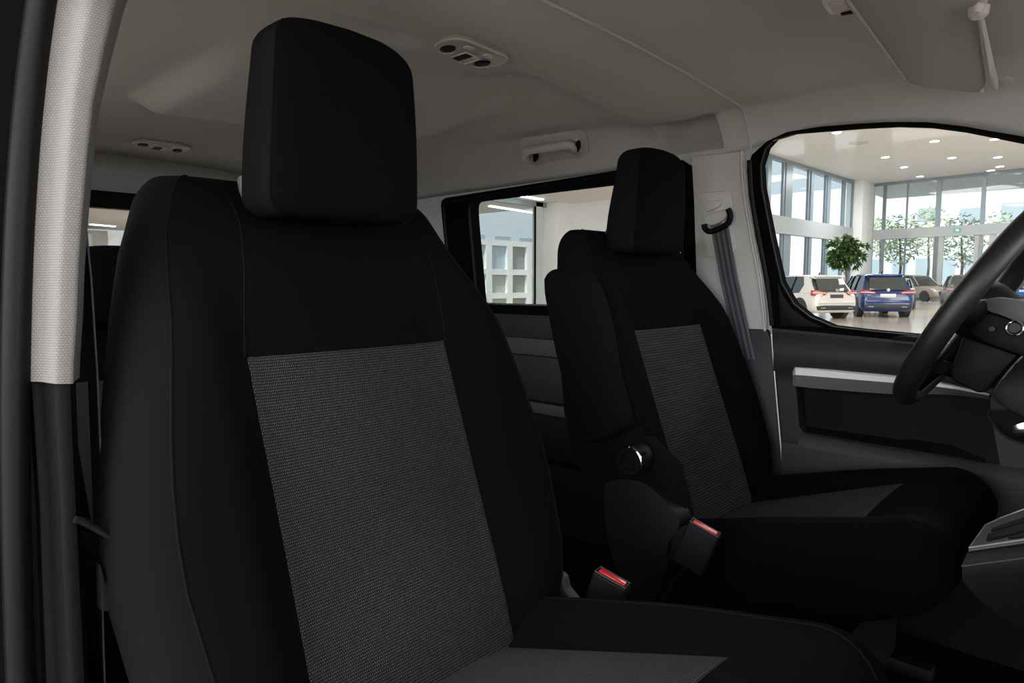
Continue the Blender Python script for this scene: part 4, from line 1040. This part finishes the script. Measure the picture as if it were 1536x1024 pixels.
        obj('number_plate', M().box(-.02, .06, -.27, .27, .77, .90, .01), mat('plate_white', (.75, .75, .75), .5) if plate == 'white' else mat('plate_dark', (.05, .05, .05), .4), T, label='plain %s plate' % plate)
        # rear window recess in tailgate
        rwn = [Vector((.17, -hw*.66, belt+.06)), Vector((.17, hw*.66, belt+.06)), Vector((.40, hw*.61, gt-.09)), Vector((.40, -hw*.61, gt-.09))]
        obj('rear_window', M().prism(rwn, (.06, 0, 0), .01), CGL, T)
        em = M().torus(Vector((-.01, 0, 1.05)), (0, 1, 0), (.15, 0, 1), .05, .009, 20, 6); em.box(-.02, 0, -.008, .008, 1.01, 1.09)
        obj('emblem', em, CHROME, T, label='small chrome emblem')
        obj('bumper_step', M().box(-.035, .1, -hw*.82, hw*.82, .56, .66, .03), paint, T)
    else:
        obj('grille', M().prism([Vector((L+.01, y, z)) for y, z in ((-.55, .42), (.55, .42), (.62, .72), (-.62, .72))], (-.1, 0, 0), .02), BLK, T, label='black front grille')
        for sgn in (1, -1):
            obj('head_lamp', M().prism([Vector((L-.02, sgn*hw*.50, .74)), Vector((L-.16, sgn*hw*.86, .80)), Vector((L-.16, sgn*hw*.86, .70)), Vector((L-.02, sgn*hw*.52, .66))], (-.12, 0, 0), .01), TAILC, T, label='clear head lamp')
        obj('number_plate', M().box(L, L+.03, -.27, .27, .46, .58, .005), MATS.get('plate_white') or mat('plate_white', (.75, .75, .75), .5), T)
    for sgn in (1, -1):
        obj('mirror', M().obox(Vector((3.0, sgn*(hw+.10), belt+.06)), (1, 0, 0), (0, 1, 0), (0, 0, 1), .07, .11, .075, .04), paint, T)
        obj('door_handle', M().box(1.55, 1.75, sgn*hw*.985-.02, sgn*hw*.985+.02, .86, .89, .01), paint, T)
    if not front:
        obj('aerial', M().tube([(1.0, 0, gt+.03), (.93, 0, gt+.15)], [.03, .012], 6), BLK, T)
    T.location = loc; T.rotation_euler = (0, 0, heading)
    return T
PW = mat('pearl_white_paint', (.66, .62, .57), .22, coat=.6); PB = mat('blue_paint', (.008, .034, .15), .2, coat=.8); PBR = mat('bronze_paint', (.26, .21, .17), .25, coat=.6)
PG = mat('grey_paint', (.12, .12, .13), .25, coat=.6); PS = mat('silver_paint', (.42, .41, .40), .25, coat=.6); PB2 = mat('bright_blue_paint', (.03, .16, .50), .25, coat=.6)
def gp_(px, t):  # ground point under a pixel column at camera depth t
    q = ray(px, 425); p = CAM+q*t; return Vector((p.x, p.y, GROUND))
VA = math.atan2(_d.y, _d.x)
def hd(px, deg):
    q = ray(px, 425); return math.atan2(q.y, q.x)+math.radians(deg)
car('pearl white estate car, tail toward the window, leftmost of the parked cars', PW, gp_(1256, 24.0), hd(1256, 40), 4.8, 1.86, 1.60, 'dark')
car('deep blue hatchback with red tail lamps beside the white estate car', PB, gp_(1333, 25.2), hd(1333, 15), 4.5, 1.86, 1.66, 'white')
car('silver car with black grille half hidden behind the blue hatchback', PS, gp_(1347, 35.5), hd(1334, 172), 4.5, 1.84, 1.55, front=True)
car('bronze car facing right between the blue hatchback and the steering wheel rim', PBR, gp_(1340, 52), hd(1340, 222), 4.9, 1.95, 1.92, front=True)
car('dark grey car partly hidden behind the wheel rim, right of the bronze car', PG, gp_(1450, 39), hd(1450, 6), 4.7, 1.92, 1.80, 'white')
car('bright blue car far right, seen between the wheel rim and column', PB2, gp_(1536, 40), hd(1536, -40), 4.4, 1.82, 1.55, 'white')
# ================================================================== LIGHT
w = bpy.data.worlds.new('World'); S.world = w; w.use_nodes = True; nt = w.node_tree
bg = nt.nodes['Background']
tc = nt.nodes.new('ShaderNodeTexCoord'); sp = nt.nodes.new('ShaderNodeSeparateXYZ'); cr = nt.nodes.new('ShaderNodeValToRGB')
nt.links.new(tc.outputs['Generated'], sp.inputs[0]); nt.links.new(sp.outputs[2], cr.inputs[0]); nt.links.new(cr.outputs[0], bg.inputs[0])
cr.color_ramp.elements[0].position = 0; cr.color_ramp.elements[0].color = (.86, .90, .93, 1)
cr.color_ramp.elements[1].position = .5; cr.color_ramp.elements[1].color = (.50, .66, .86, 1)
bg.inputs['Strength'].default_value = .50
def area(name, loc, size, power, rot=(0, 0, 0), col=(1, .985, .955)):
    l = bpy.data.lights.new(name, 'AREA'); l.shape = 'RECTANGLE'; l.size, l.size_y = size; l.energy = power; l.color = col
    o = bpy.data.objects.new(name, l); COL.objects.link(o); o.location = loc; o.rotation_euler = rot; return o
sun = bpy.data.lights.new('sun', 'SUN'); sun.energy = 2.3; sun.angle = .02; sun.color = (1, .96, .9)
so = bpy.data.objects.new('sun', sun); COL.objects.link(so); so.rotation_euler = (math.radians(42), 0, math.radians(20))
# ceiling luminaires of the showroom
for x in (-12, 0, 10):
    for y in (-6, 14, 34, 50): area('showroom_light', (x, y, HC-.15), (6, 3), 430)
area('fill_front', (22, 2, 3.2), (7, 16), 1100, (0, math.radians(90), 0), (.95, .98, 1))  # added fill lamp through the windscreen, no visible source there
area('fill_side', (4, -14, 3.4), (26, 6), 1500, (math.radians(90), 0, 0), (.95, .98, 1))  # added fill lamp on the open door side, brightens the cabin
for x in (-36, -22): area('showroom_light', (x, 12, HS-.1), (4, 6), 260)
# ================================================================== CAMERA
cam = bpy.data.cameras.new('Camera'); co = bpy.data.objects.new('Camera', cam); COL.objects.link(co)
cam.sensor_width = 36; cam.lens = F/1536*36; cam.clip_start = .02; cam.clip_end = 600
co.matrix_world = Matrix(((_r.x, _u.x, -_d.x, CAM.x), (_r.y, _u.y, -_d.y, CAM.y), (_r.z, _u.z, -_d.z, CAM.z), (0, 0, 0, 1)))
S.camera = co
S.view_settings.view_transform = 'Standard'; S.view_settings.look = 'None'; S.view_settings.gamma = 1; S.view_settings.use_curve_mapping = False
S.view_settings.exposure = 1.2
S.cycles.caustics_reflective = False; S.cycles.caustics_refractive = False; S.cycles.use_denoising = True; S.cycles.max_bounces = 10; S.cycles.diffuse_bounces = 6; S.cycles.transparent_max_bounces = 24
